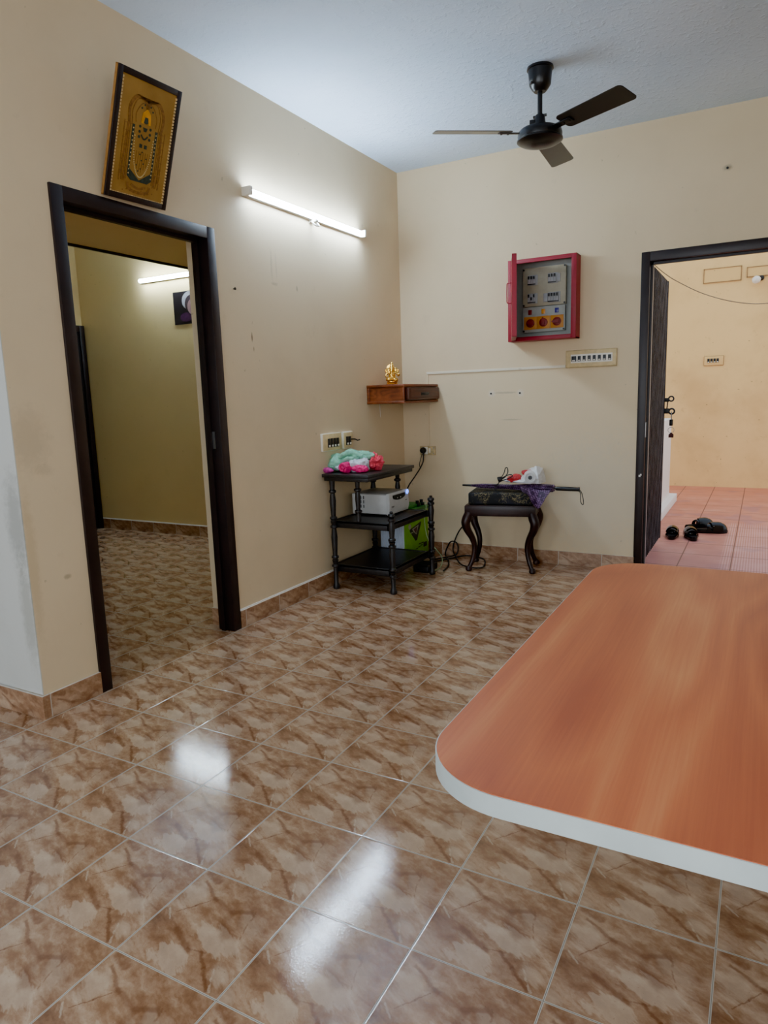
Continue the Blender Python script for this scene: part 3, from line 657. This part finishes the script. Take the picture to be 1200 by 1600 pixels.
obj('halo', X(LATHE([(.001, -.003), (.026, -.003), (.028, 0), (.026, .003), (.001, .003)], 28), GM @ Matrix.Translation((-.014, .022, .118)) @ Matrix.Rotation(PI/2, 4, 'X')), M_gold, gb)
obj('tray', X(J(gs((.03, -.022, .03), (.012, .01, .006)), gs((.034, .004, .03), (.008, .008, .008))), Matrix()), M_gold, gb)

# ------------------------------------------------------------------ socket, plug and casing on the back wall
t = thing('wall_socket', 'old wall socket plate below the corner shelf', 'socket', (.209, 0, .784))
obj('plate', B(.143, .275, -.012, 0, .784, .854, .003), M_plateold, t)
obj('socket_insert', B(.16, .212, -.017, -.011, .79, .848, .003), M_ivory, t)
obj('switch', B(.222, .236, -.02, -.011, .802, .838, .002), M_ivory, t)
for z in (.84, .797): obj('screw', CYL((.262, -.012, z), (.262, -.016, z), .004, n=8), M_steel, t)
t = thing('hanging_power_plug', 'black three-pin plug with its cable down behind the trolley', 'plug', (.178, -.03, .80))
obj('plug_body', J(LATHE([(.0, .0), (.022, .0), (.025, .01), (.024, .025), (.017, .038), (.0, .04)], 20, frame_at((.18, -.017, .822), (0, -1, 0))), CYL((.184, -.035, .81), (.187, -.04, .78), .009, .006)), M_black, t)
obj('cable', TUBE([(.187, -.042, .785), (.188, -.05, .74), (.17, -.065, .69), (.13, -.09, .62), (.09, -.12, .55), (.06, -.12, .47), (.05, -.11, .40)], .0052, 8), M_rubber, t)
obj('thin_cable', TUBE([(.172, -.035, .795), (.160, -.04, .75), (.155, -.05, .715), (.165, -.06, .69)], .003, 6), M_rubber, t)
M_trunk = wall_mat('painted_trunking', (232, 222, 200), .4)
t = thing('cable_trunking', 'slim white cable trunking running from the socket up to the eight-way switch board', 'trunking', (.70, 0, .85))
obj('vertical_run', B(.212, .226, -.009, -.0006, .856, 1.402, .002), M_wall, t)
obj('horizontal_run', B(.212, 1.274, -.010, -.0006, 1.402, 1.420, .002), M_trunk, t)

# ------------------------------------------------------------------ breaker box
t = thing('breaker_box', 'magenta steel breaker box with its door open, on the back wall', 'breaker box', (1.13, 0, 1.594))
X0, X1, ZA, ZB, DP = .897, 1.366, 1.594, 2.137, -.112
r_ = .034
obj('casing', J(B(X0, X0+.006, DP, 0, ZA, ZB), B(X1-.006, X1, DP, 0, ZA, ZB), B(X0, X1, DP, 0, ZA, ZA+.006), B(X0, X1, DP, 0, ZB-.006, ZB),
                B(X0, X0+r_+.026, DP-.004, DP+.004, ZA, ZB, .002), B(X1-r_, X1, DP-.004, DP+.004, ZA, ZB, .002), B(X0+r_, X1-r_, DP-.004, DP+.004, ZA, ZA+r_*.8, .002), B(X0+r_, X1-r_, DP-.004, DP+.004, ZB-r_*.8, ZB, .002)), M_pink, t)
obj('inner_back', J(B(X0+.007, X1-.007, -.012, -.002, ZA+.007, ZB-.007), B(X0+.007, X0+.010, DP+.006, -.01, ZA+.007, ZB-.007), B(X1-.010, X1-.007, DP+.006, -.01, ZA+.007, ZB-.007), B(X0+.01, X1-.01, DP+.006, -.01, ZA+.007, ZA+.01)), M_dbin, t)
PY = -.055
up_ = obj('breaker_panel', J(B(.985, 1.283, PY, PY+.008, 1.826, 2.083, .002), B(.99, 1.278, PY+.008, -.01, 1.83, 2.08)), M_dbpanel, t)
lo_ = obj('switch_panel', J(B(.985, 1.278, PY, PY+.008, 1.652, 1.822, .002), B(.99, 1.274, PY+.008, -.01, 1.656, 1.82)), M_dbin, t)
for x, z in ((.992, 2.072), (1.275, 2.076), (.992, 1.835), (1.274, 1.835)): obj('screw', CYL((x, PY, z), (x, PY-.004, z), .0065, n=10), M_black, up_)
for x, z in ((.992, 1.662), (1.270, 1.662)): obj('screw', CYL((x, PY, z), (x, PY-.004, z), .0065, n=10), M_black, lo_)
M_brk = plain('grey_breaker_plastic', (150, 150, 150), .45)
for xs, z, n, lv in ((1.022, 2.0, 3, (0, 0, 0)), (1.163, 2.002, 3, (0, 0, 0)), (1.022, 1.879, 3, (0, 1, 0)), (1.163, 1.876, 4, (0, 0, 0, 0))):
    b = obj('breaker', J(B(xs, xs+.0185*n+(.012 if n == 3 else .01), PY-.004, PY, z-.034, z+.034, .001), *[B(xs+.0185*i, xs+.0185*i+.0178, PY-.014, PY-.003, z-.030, z+.030, .001) for i in range(n)]), M_brk, t)
    for i in range(n):
        dz = -.012 if lv[i] else .006
        obj('toggle', B(xs+.0185*i+.004, xs+.0185*i+.014, PY-.024, PY-.012, z+dz, z+dz+.020, .002), M_black, b)
    obj('label_strip', B(xs, xs+.0185*n, PY-.0155, PY-.0135, z-.030, z-.024, .0005), M_black, b)
obj('blank_cover', J(B(1.131, 1.160, PY-.008, PY, 1.848, 1.905, .001), B(1.224, 1.245, PY-.006, PY, 1.975, 2.03, .001)), M_brk, t)
for x, c in ((1.037, (120, 30, 26)), (1.130, (216, 140, 30)), (1.223, (52, 44, 130))):
    obj('indicator', B(x-.013, x+.013, PY-.004, PY, 1.772, 1.804, .001), plain('indicator_lamp', c, .3), t)
for x, a, in ((1.041, -20), (1.132, 95), (1.225, 180)):
    s = obj('rotary_switch', B(x-.0455, x+.0445, PY-.005, PY, 1.672, 1.757, .001), M_yplate, t, 'yellow rotary switch plate')
    kn = J(LATHE([(.0, 0), (.029, 0), (.029, .006), (.02, .009), (.0, .009)], 24, frame_at((x, PY-.005, 1.714), (0, -1, 0))),
           X(PRISM([(-.02, -.010), (.02, -.010), (.036, 0), (.02, .010), (-.02, .010)], .008, .02, bev=.0015), frame_at((x, PY-.005, 1.714), (0, -1, 0)) @ Matrix.Rotation(math.radians(a), 4, 'Z')))
    obj('knob', kn, M_red, s, 'red knob')
hx, hy, th = .925, -.118, math.radians(71)
MD = Matrix.Translation((hx, hy, 0)) @ Matrix.Rotation(-th, 4, 'Z')
dr = obj('door', X(J(B(0, .36, -.004, .0, 1.60, 2.115), B(0, .006, 0, .026, 1.60, 2.115), B(.354, .36, 0, .026, 1.60, 2.115), B(0, .36, 0, .026, 1.60, 1.606), B(0, .36, 0, .026, 2.109, 2.115)), MD), M_pink, t)
obj('handle', X(TUBE([(.20, -.002, 1.96), (.20, -.03, 1.957), (.20, -.034, 1.93), (.20, -.034, 1.86), (.20, -.03, 1.832), (.20, -.002, 1.83)], .004, 8), MD), M_pink, dr)
obj('latch', J(B(X1-.026, X1-.014, DP-.008, DP-.003, 1.79, 1.81, .001)), M_pink, t)
solo('wall_stub', B(1.276, 1.30, -.006, 0, 1.36, 1.372, .002), M_plateold, 'tiny beige fixing left under the switch board', 'fixing') if False else None

# nails and screws in the walls
def nail(p, d, lab): 
    p = Vector(p); d = Vector(d)
    solo('picture_nail', J(CYL(p, p+d*.012, .003, n=8), CYL(p+d*.010, p+d*.014, .007, n=10)), M_black, lab, 'nail', 'nails left in the walls')
nail((2.231, 0, 2.531), (0, -1, 0), 'dark nail high on the back wall above the terrace doorway')
nail((.732, 0, 1.241), (0, -1, 0), 'left of two dark screws in the back wall under the trunking')
nail((.950, 0, 1.239), (0, -1, 0), 'right of two dark screws in the back wall under the trunking')
nail((0, -1.94, 1.83), (1, 0, 0), 'dark nail in the left wall beside the doorway, below the tube light')

# ------------------------------------------------------------------ trolley
t = thing('trolley', 'black stepped wooden trolley with turned legs in the corner', 'trolley', (.26, -.89, 0))
def turned(x, y, z0, z1, lo=.0, hi=0., foot=False, finial=False, r=.019):
    pr = []
    def bead(z, rr=.024): return [(r*.82, z-.012), (rr, z-.006), (rr*1.02, z), (rr, z+.006), (r*.82, z+.012)]
    if foot: pr += [(.010, 0), (.020, .004), (.023, .018), (.018, .034), (.015, .040)]
    else: pr += [(r, z0)]
    L = z1-z0; zs = [z0+L*q for q in (.22, .30, .58, .66, .90)]
    if L < .35: zs = [z0+L*q for q in (.25, .78)]
    for i, z in enumerate(zs):
        pr += bead(z)
        if i+1 < len(zs): pr += [(r*1.12, (z*.35+zs[i+1]*.65))]
    if finial: pr += [(r, z1-.045), (.024, z1-.03), (.022, z1-.018), (.010, z1-.012), (.012, z1-.004), (.006, z1)]
    else: pr += [(r, z1-.004), (r, z1)]
    pr = sorted(pr, key=lambda q: q[1])
    return LATHE([(.0005, pr[0][1])]+pr+[(.0005, pr[-1][1])], 18, Matrix.Translation((x, y, 0)))
for x, y, top, fin in ((.072, -1.182, .722, False), (.046, -.600, .722, False), (.484, -1.155, .535, True), (.506, -.612, .562, True)):
    obj('leg', turned(x, y, 0, top, foot=True, finial=fin), M_blackwood, t)
def tray(x0, x1, y0, y1, z0, z1):
    return J(B(x0, x1, y0, y1, z1-.014, z1-.004), B(x0, x1, y0, y0+.018, z0, z1, .003), B(x0, x1, y1-.018, y1, z0, z1, .003), B(x0, x0+.018, y0, y1, z0, z1, .003), B(x1-.018, x1, y0, y1, z0, z1, .003))
obj('bottom_shelf', tray(.045, .475, -1.165, -.60, .115, .165), M_blackwood, t)
obj('middle_shelf', tray(.045, .475, -1.168, -.60, .410, .457), M_blackwood, t)
obj('top_shelf', J(B(.016, .36, -1.215, -.56, .744, .765, .003), B(.026, .35, -1.205, -.57, .720, .746, .003)), M_blackwood, t)
for x, y in ((.243, -1.150), (.243, -.597)):
    obj('spindle', turned(x, y, .458, .719, r=.017), M_blackwood, t)
obj('bracket', J(B(.46, .49, -1.165, -1.145, .118, .16), B(.46, .50, -.62, -.60, .118, .16), B(.46, .49, -1.165, -1.145, .412, .455), B(.46, .50, -.62, -.602, .412, .455)), M_blackwood, t)

# inverter on the middle shelf
t = thing('inverter', 'light grey power inverter on the trolley middle shelf', 'inverter', (.2, -.765, .453))
obj('case', J(B(.072, .325, -.905, -.625, .466, .598, .006), B(.06, .082, -.91, -.62, .462, .602, .004)), M_inv, t)
obj('lid', B(.08, .325, -.903, -.627, .597, .604, .003), M_invtop, t)
obj('front_bezel', PRISM([(.322, .462), (.340, .462), (.350, .50), (.345, .606), (.322, .606)], -.91, -.62, Matrix(((1, 0, 0, 0), (0, 0, 1, 0), (0, 1, 0, 0), (0, 0, 0, 1))), .004), M_inv, t)
obj('display', PRISM(ell(-.77, .575, .088, .022, 24, 180, 360)+[(-.682, .590), (-.858, .590)][:2], -.001, .006, Matrix.Translation((.346, 0, 0)) @ Matrix(((0, 0, 1, 0), (1, 0, 0, 0), (0, 1, 0, 0), (0, 0, 0, 1))), .001), M_black, t, 'black curved display')
obj('indicator_lamps', J(*[CYL((.351, y, .568), (.354, y, .568), .004, n=8) for y in (-.80, -.755)]), M_ivory, t)
obj('printed_marks', J(B(.3495, .351, -.885, -.845, .515, .519), B(.3495, .351, -.68, -.655, .535, .539), B(.3495, .351, -.88, -.855, .508, .511)), M_black, t)
obj('vent', J(*[B(.10+.022*i, .108+.022*i, -.908, -.904, .505+.03*j, .527+.03*j, .001) for i in range(3) for j in range(3)]), plain('dark_grey_vent', (84, 84, 86), .5), t)
obj('power_light', LATHE([(.0, 0), (.016, 0), (.016, .003), (.011, .006), (.0, .007)], 20, frame_at((.349, -.648, .59), (1, 0, 0))), M_led, t, 'glowing blue light')
for x in (.09, .30):
    for y in (-.88, -.65): obj('foot', CYL((x, y, .4545), (x, y, .468), .012, n=12), M_black, t)
for ch in t.children: ch.location.y -= .012

# battery behind the trolley
t = thing('battery', 'tall inverter battery with bright green front behind the trolley', 'battery', (.17, -.35, 0))
bx0, bx1, by0, by1 = .072, .268, -.562, -.15
obj('case', J(B(bx0, bx1-.004, by0, by1, 0, .395, .004), *[B(bx0+.012+.018*i, bx0+.022+.018*i, by0-.005, by0+.002, .02, .385, .002) for i in range(10)]), plain('bluish_white_battery_case', (190, 200, 216), .45, var=.06), t)
obj('front_label', B(bx1-.004, bx1+.001, by0+.006, by1-.01, .02, .39, .001), M_green, t, 'bright green label')
MX = Matrix.Translation((bx1+.001, 0, -.035)) @ Matrix(((0, 0, 1, 0), (1, 0, 0, 0), (0, 1, 0, 0), (0, 0, 0, 1)))
obj('emblem', J(PRISM([(-.475, .315), (-.285, .345), (-.285, .335), (-.36, .215), (-.385, .215), (-.475, .30)], 0, .0015, MX), *[PRISM(rrect(-.46+.04*i, -.425+.04*i, .135+.006*i, .142+.006*i, .003, 3), 0, .0012, MX) for i in range(5)], PRISM(rrect(-.25, -.19, .14, .175, .004, 3), 0, .0012, MX), PRISM(rrect(-.33, -.25, .175, .182, .003, 3), 0, .0012, MX)), plain('dark_battery_print', (40, 44, 30), .5), t, 'dark triangular emblem and print')
obj('emblem_highlight', J(PRISM([(-.44, .312), (-.33, .328), (-.37, .26), (-.42, .29)], .0016, .0022, MX), PRISM(ell(-.475, .335, .022, .02), 0, .001, MX), PRISM(rrect(-.47, -.42, .283, .289, .002, 3), .0016, .002, MX)), plain('pale_battery_print', (150, 150, 132), .5), t, 'pale printed shapes')
obj('emblem_core', PRISM([(-.42, .306), (-.35, .318), (-.375, .268)], .0023, .0027, MX), plain('maroon_battery_print', (84, 40, 52), .5), t)
obj('lid', J(B(bx0-.002, bx1+.006, by0-.003, by1+.003, .392, .418, .006), B(bx0+.03, bx1-.03, by0+.05, by1-.04, .417, .44, .006)), M_dkgreen, t, 'green top lid')
for y in (-.26, -.19): obj('terminal', J(CYL((.23, y, .415), (.23, y, .462), .013, n=14), B(.21, .25, y-.02, y+.02, .418, .44, .004)), M_black, t)
solo('earth_wire', TUBE([(.27, -.22, .445), (.31, -.28, .45), (.34, -.34, .40), (.335, -.36, .34), (.37, -.38, .2), (.485, -.40, .08), (.495, -.45, .012), (.49, -.54, .008)], .003, 6), plain('pale_green_wire', (150, 176, 130), .5), 'thin pale green wire hanging from the battery to the floor', 'wire')
t = thing('adapter', 'flat black adapter box on the floor beneath the trolley', 'adapter', (.41, -.52, 0))
obj('body', B(.35, .47, -.60, -.44, .0, .05, .008, 3), M_black, t)
obj('lid_ridges', J(*[B(.36, .46, -.59+.03*i, -.575+.03*i, .05, .054, .001) for i in range(5)]), M_rubber, t)

# bundle of cloth on top of the trolley
TZ = .765
t = thing('cloth_bundle', 'crumpled mint green and pink clothes bundle on the trolley top', 'clothes', (.14, -1.03, TZ))
def CB(c, r, amp, fr, sub, seed, rot=0.): return BLOB((c[0]-.022, c[1], TZ+c[2]), r, amp, fr, sub, seed, rot, TZ)
obj('mint_fold', J(CB((.095, -1.02, .055), (.10, .085, .055), .5, 13., 5, 1.), CB((.16, -.985, .10), (.085, .065, .036), .6, 19., 5, 4., .4), CB((.215, -.955, .09), (.055, .06, .034), .6, 20., 5, 9., -.3), CB((.05, -1.06, .03), (.06, .06, .035), .5, 16., 5, 14.),
                   TUBE([(.06, -1.07, TZ+.09), (.10, -1.075, TZ+.115), (.14, -1.06, TZ+.125), (.18, -1.04, TZ+.115), (.215, -1.03, TZ+.10)], [.01, .016, .018, .016, .01], 10), TUBE([(.10, -1.09, TZ+.07), (.14, -1.095, TZ+.09), (.18, -1.08, TZ+.088)], [.008, .014, .01], 10)), M_mint, t, sharp=60)
obj('white_fold', J(CB((.205, -1.035, .045), (.075, .075, .043), .5, 18., 5, 2.), CB((.125, -1.07, .03), (.06, .05, .03), .5, 20., 5, 6.)), M_whitecloth, t, sharp=60)
obj('pink_rosette', J(CB((.165, -1.125, .036), (.037, .036, .035), .3, 40., 5, 3.), TUBE([(.143+.022*math.cos(a), -1.16, TZ+.04+.022*math.sin(a)) for a in [i*PI/5 for i in range(9)]], .007, 8), CB((.165, -1.16, .036), (.014, .01, .013), .2, 60., 3, 5.)), M_hot, t)
obj('pink_fold', CB((.245, -1.085, .026), (.05, .045, .025), .4, 30., 5, 8., .3), M_hot, t)
obj('magenta_fold', CB((.04, -1.145, .018), (.043, .026, .018), .3, 30., 4, 7.), M_magenta, t)
obj('coral_frill', J(CB((.275, -.93, .055), (.045, .06, .052), .6, 34., 5, 11.), CB((.235, -.91, .085), (.04, .03, .03), .5, 30., 4, 12.)), M_coral, t)

# loose black cable looped between trolley and stool
solo('power_cable', TUBE([(.55, -.52, .008), (.525, -.38, .008), (.47, -.24, .008), (.40, -.12, .010), (.36, -.04, .03), (.40, -.032, .11), (.455, -.032, .10), (.455, -.05, .02), (.38, -.16, .008), (.33, -.24, .008), (.36, -.30, .008), (.46, -.13, .008), (.52, -.045, .012), (.60, -.04, .012), (.70, -.10, .008), (.76, -.25, .008), (.765, -.34, .008), (.69, -.352, .008), (.59, -.29, .008), (.47, -.10, .016), (.42, -.034, .06), (.45, -.03, .16), (.50, -.028, .235), (.56, -.03, .26)], .0052, 8), M_rubber,
     'black cable looped on the floor between trolley and stool', 'cable')
obj  # noqa

# ------------------------------------------------------------------ stool
SR = math.radians(10.8)
st = thing('stool', 'dark wooden stool with curved legs against the back wall', 'stool', (.8965, -.240, 0), SR)
hx_, hy_ = .245, .160
obj('seat_frame', J(B(-hx_, hx_, -hy_, hy_, .40, .47, .0025), B(-hx_+.004, hx_-.004, -hy_+.004, hy_-.004, .466, .476, .003)), M_stool, st, local=True)
for sx in (-1, 1):
    for sy in (-1, 1):
        def P(o, z): return (sx*(hx_-.028+o), sy*(hy_-.026+o*.75), z)
        lg = obj('leg', TUBE([P(0, .42), P(.012, .385), P(.022, .35), P(.012, .30), P(-.018, .235), P(-.032, .17), P(-.022, .09), P(.0, .03), P(.008, .012)], [.030, .034, .032, .027, .022, .019, .0165, .0155, .016], 14, 6), M_stool, st, local=True)
        obj('foot', LATHE([(.001, 0), (.017, 0), (.023, .006), (.024, .018), (.018, .03), (.012, .036)], 16, Matrix.Translation(P(.006, 0))), M_stool, lg, local=True)
cu = solo('seat_cushion', J(), M_floral, 'x', 'cushion') if False else None
cz = .476
bm = B(-.225, .225, -.145, .145, 0, .088, .014, 4)
o = obj('cushion', bm, M_floral); o.location = (.90, -.238, cz); o.rotation_euler = (0, 0, SR)
o['label'] = 'thick black floral cushion on the stool'; o['category'] = 'cushion'

# umbrella lying across the cushion
uz = cz+.088
t = thing('umbrella', 'folded purple patterned umbrella lying across the stool cushion', 'umbrella', (1.0, -.27, uz))
ax0, ax1 = Vector((.606, -.27, uz+.030)), Vector((1.455, -.29, uz+.030))
def ua(f, dz=0., dy=0.): q = ax0.lerp(ax1, f); return (q.x, q.y+dy, q.z+dz)
obj('shaft', CYL(ua(0), ua(.82), .005, n=10), M_black, t)
obj('tip', CYL(ua(-.002), ua(.09), .0065, .009, n=12), M_black, t)
# pleated closed canopy
bm = bmesh.new(); rings = []; n = 32
for i in range(25):
    f = i/24; c = ax0.lerp(ax1, .085+f*.70); rad = .013+.024*min(1, f*1.5)+.006*math.sin(f*9)
    ringv = []
    for q in range(n):
        a = 2*PI*q/n; rr = rad*(1+.28*math.cos(8*a+f*2.5))
        zz = c.z+rr*math.sin(a)*.5; 
        if f > .62 and math.sin(a) < .1: pass
        ringv.append(bm.verts.new((c.x, c.y+rr*1.25*math.cos(a), max(zz, uz+.003))))
    rings.append(ringv)
for a, b in zip(rings, rings[1:]):
    for q in range(n): bm.faces.new((a[q], a[(q+1) % n], b[(q+1) % n], b[q]))
bm.faces.new(rings[0][::-1]); bm.faces.new(rings[-1])
bmesh.ops.recalc_face_normals(bm, faces=bm.faces[:])
obj('canopy', bm, M_umb, t)
# loose flap of cloth drooping over the stool's right side
bm = bmesh.new(); rows = []
for i in range(15):
    f = i/14; top = Vector((1.06+f*.22, -.30, uz+.045-.01*f)); drop = .02+.115*math.exp(-((f-.62)/.30)**2)
    row = []
    for j in range(9):
        g_ = j/8; fold = .010*math.sin(f*22+g_*2)
        x = top.x+(.03-.05*f)*g_; y = top.y-.02-.105*math.sqrt(g_)*(.9+.1*math.cos(f*5)); z = top.z-drop*g_+.0
        row.append(bm.verts.new((x, y+fold*g_, z)))
    rows.append(row)
for a, b in zip(rows, rows[1:]):
    for q in range(8): bm.faces.new((a[q], a[q+1], b[q+1], b[q]))
o = obj('loose_flap', bm, M_umb, t); md = o.modifiers.new('thick', 'SOLIDIFY'); md.thickness = .002
h_ = obj('handle', LATHE([(.0, 0), (.011, 0), (.014, .01), (.0145, .08), (.0135, .15), (.015, .16), (.0, .162)], 18, frame_at(ua(.80), ax1-ax0)), M_black, t)
obj('wrist_strap', TUBE([ua(.985), ua(1.005, -.02), ua(1.018, -.06), ua(1.022, -.095), ua(1.012, -.10), ua(1.0, -.08), ua(.998, -.03), ua(.985, -.008)], .0028, 6), M_rubber, h_)

# rolled white and red plastic bag on the umbrella
bz = uz+.0585
t = thing('rolled_bag', 'crumpled white and red plastic bag rolled up on the stool', 'bag', (1.07, -.24, bz))
roll_d = Vector((.30, -.93, -.05)).normalized()
p0 = Vector((1.085, -.215, bz+.052)); p1 = p0+roll_d*.13
sp = []
fr = frame_at(p1, roll_d)
obj('roll', X(J(LATHE([(.040, -.13), (.042, -.06), (.039, .0), (.034, .002), (.033, -.02), (.020, -.022), (.020, -.004), (.015, -.003), (.014, -.03), (.0005, -.032)], 28)), fr), M_whitebag, t)
obj('roll_core', X(LATHE([(.013, -.03), (.013, -.002), (.007, -.0015), (.006, -.02)], 18), fr), plain('grey_roll_core', (90, 92, 96), .6), t, 'dark rolled centre')
pk = bmesh.new()
for c in [(1.02, -.30, bz+.0), (1.175, -.30, bz+.0), (1.19, -.17, bz), (1.04, -.17, bz), (1.145, -.26, bz+.118), (1.175, -.21, bz+.105), (1.09, -.20, bz+.10), (1.06, -.25, bz+.07), (1.17, -.31, bz+.04)]: pk.verts.new(c)
bmesh.ops.convex_hull(pk, input=pk.verts[:]); bmesh.ops.subdivide_edges(pk, edges=pk.edges[:], cuts=5, use_grid_fill=True)
for v in pk.verts:
    v.co += Vector((mnoise.noise(v.co*45), mnoise.noise(v.co*45+Vector((9, 0, 0))), mnoise.noise(v.co*45+Vector((0, 7, 0)))))*.007; v.co.z = max(v.co.z, bz+.001)
obj('folded_sheet', pk, M_whitebag, t, sharp=20)
obj('red_corner', BLOB((1.085, -.262, bz+.075), (.045, .012, .02), .3, 30., 4, 2., .3), M_red2, t, 'red printed corner')
obj('red_fold', BLOB((1.0, -.265, bz+.028), (.062, .035, .026), .4, 26., 5, 3., 0., bz), M_red2, t, 'red printed fold')
obj('white_fold', J(BLOB((.965, -.25, bz+.014), (.05, .04, .018), .4, 30., 5, 5., 0., bz), BLOB((1.04, -.285, bz+.012), (.04, .03, .014), .35, 30., 4, 6., 0., bz)), M_whitebag, t)
# black cord bundle
CY = -.352
solo('cord_bundle', J(TUBE([(.90, CY, uz+.05), (.915, CY, uz+.085), (.945, CY, uz+.135), (.955, CY, uz+.168), (.968, CY, uz+.17), (.972, CY, uz+.14), (.95, CY, uz+.105), (.92, CY, uz+.09)], .0035, 6),
                        TUBE([(.905, CY, uz+.075), (.93, CY, uz+.10), (.985, CY, uz+.125), (1.005, CY, uz+.115), (.97, CY, uz+.095), (.925, CY, uz+.08), (.91, CY, uz+.07)], .0035, 6),
                        TUBE([(.90, CY, uz+.058), (.885, CY, uz+.045), (.88, CY, uz+.02), (.89, CY, uz+.0045), (.93, CY+.004, uz+.0042)], .0035, 6), BLOB((.915, CY, uz+.09), (.018, .014, .02), .3, 60., 3, 1.)), M_rubber, 'tangled black cord standing up in front of the bag on the stool', 'cord')

# ------------------------------------------------------------------ table
TH = .74
t = thing('table', 'large orange wood-topped table with white edge and rounded corners', 'table', (2.68, -3.45, 0))
tx0, tx1, ty0, ty1 = 2.088, 3.29, -4.135, -2.83
poly = rrect(tx0, tx1, ty0, ty1, .135, 16)
obj('tabletop', PRISM(rrect(tx0+.002, tx1-.002, ty0+.002, ty1-.002, .133, 16), TH-.0016, TH), M_top, t)
obj('edge_band', J(PRISM(poly, TH-.030, TH-.0012)), M_edge, t, 'white edge band')
obj('apron', J(B(2.55, 3.15, -3.85, -3.83, TH-.11, TH-.030), B(2.55, 3.15, -2.97, -2.95, TH-.11, TH-.030), B(3.13, 3.15, -3.85, -2.95, TH-.11, TH-.030)), M_stool, t)
for x, y in ((2.82, -3.84), (3.13, -3.84), (2.50, -2.96), (3.13, -2.96)):
    obj('leg', B(x-.025, x+.025, y-.025, y+.025, 0, TH-.030, .004), M_stool, t)

# ------------------------------------------------------------------ light
w_ = bpy.data.worlds.new('World'); bpy.context.scene.world = w_; w_.use_nodes = True
nt = w_.node_tree; bg = nt.nodes['Background']
tc = nt.nodes.new('ShaderNodeTexCoord'); sp_ = nt.nodes.new('ShaderNodeSeparateXYZ'); nt.links.new(tc.outputs['Generated'], sp_.inputs[0])
rp = nt.nodes.new('ShaderNodeValToRGB'); nt.links.new(sp_.outputs[2], rp.inputs[0])
rp.color_ramp.elements[0].color = (.80, .84, .88, 1); rp.color_ramp.elements[1].color = (.62, .78, 1., 1)
nt.links.new(rp.outputs[0], bg.inputs[0]); bg.inputs[1].default_value = 1.45
def area(name, loc, target, sx, sy, power, col):
    l = bpy.data.lights.new(name, 'AREA'); l.shape = 'RECTANGLE'; l.size = sx; l.size_y = sy; l.energy = power; l.color = col
    o = bpy.data.objects.new(name, l); C.objects.link(o); o.location = loc
    o.rotation_euler = (Vector(target)-Vector(loc)).to_track_quat('-Z', 'Y').to_euler()
    return o
area('window_daylight', (1.2, -7.55, 1.6), (1.2, 0, 3.6), 4.0, 1.5, 76, (.80, .90, 1.))
area('side_window_daylight', (RX-.03, -5.3, 1.6), (0, -5.3, 1.4), 1.9, 1.3, 18, (.84, .92, 1.))

# ------------------------------------------------------------------ camera
yaw, pitch, roll = -.50287649, -.16487739, -.03240776
cy, sy, cp, sp = math.cos(yaw), math.sin(yaw), math.cos(pitch), math.sin(pitch)
fv = Vector((sy*cp, cy*cp, sp)); rv = Vector((cy, -sy, 0)); uv = rv.cross(fv)
r3 = rv*math.cos(roll)+uv*math.sin(roll); u3 = -rv*math.sin(roll)+uv*math.cos(roll)
cam = bpy.data.cameras.new('Camera'); co = bpy.data.objects.new('Camera', cam); C.objects.link(co)
co.matrix_world = Matrix(((r3.x, u3.x, -fv.x, 2.48997), (r3.y, u3.y, -fv.y, -4.89476), (r3.z, u3.z, -fv.z, 1.23971), (0, 0, 0, 1)))
cam.sensor_fit = 'VERTICAL'; cam.sensor_height = 36.; cam.lens = 1076.375/1600*36; cam.clip_start = .05
S = bpy.context.scene; S.camera = co
S.view_settings.view_transform = 'AgX'; S.view_settings.look = 'AgX - Punchy'; S.view_settings.exposure = 1.12
S.cycles.use_denoising = True
S.cycles.max_bounces = 8; S.cycles.diffuse_bounces = 5; S.cycles.sample_clamp_indirect = 8.
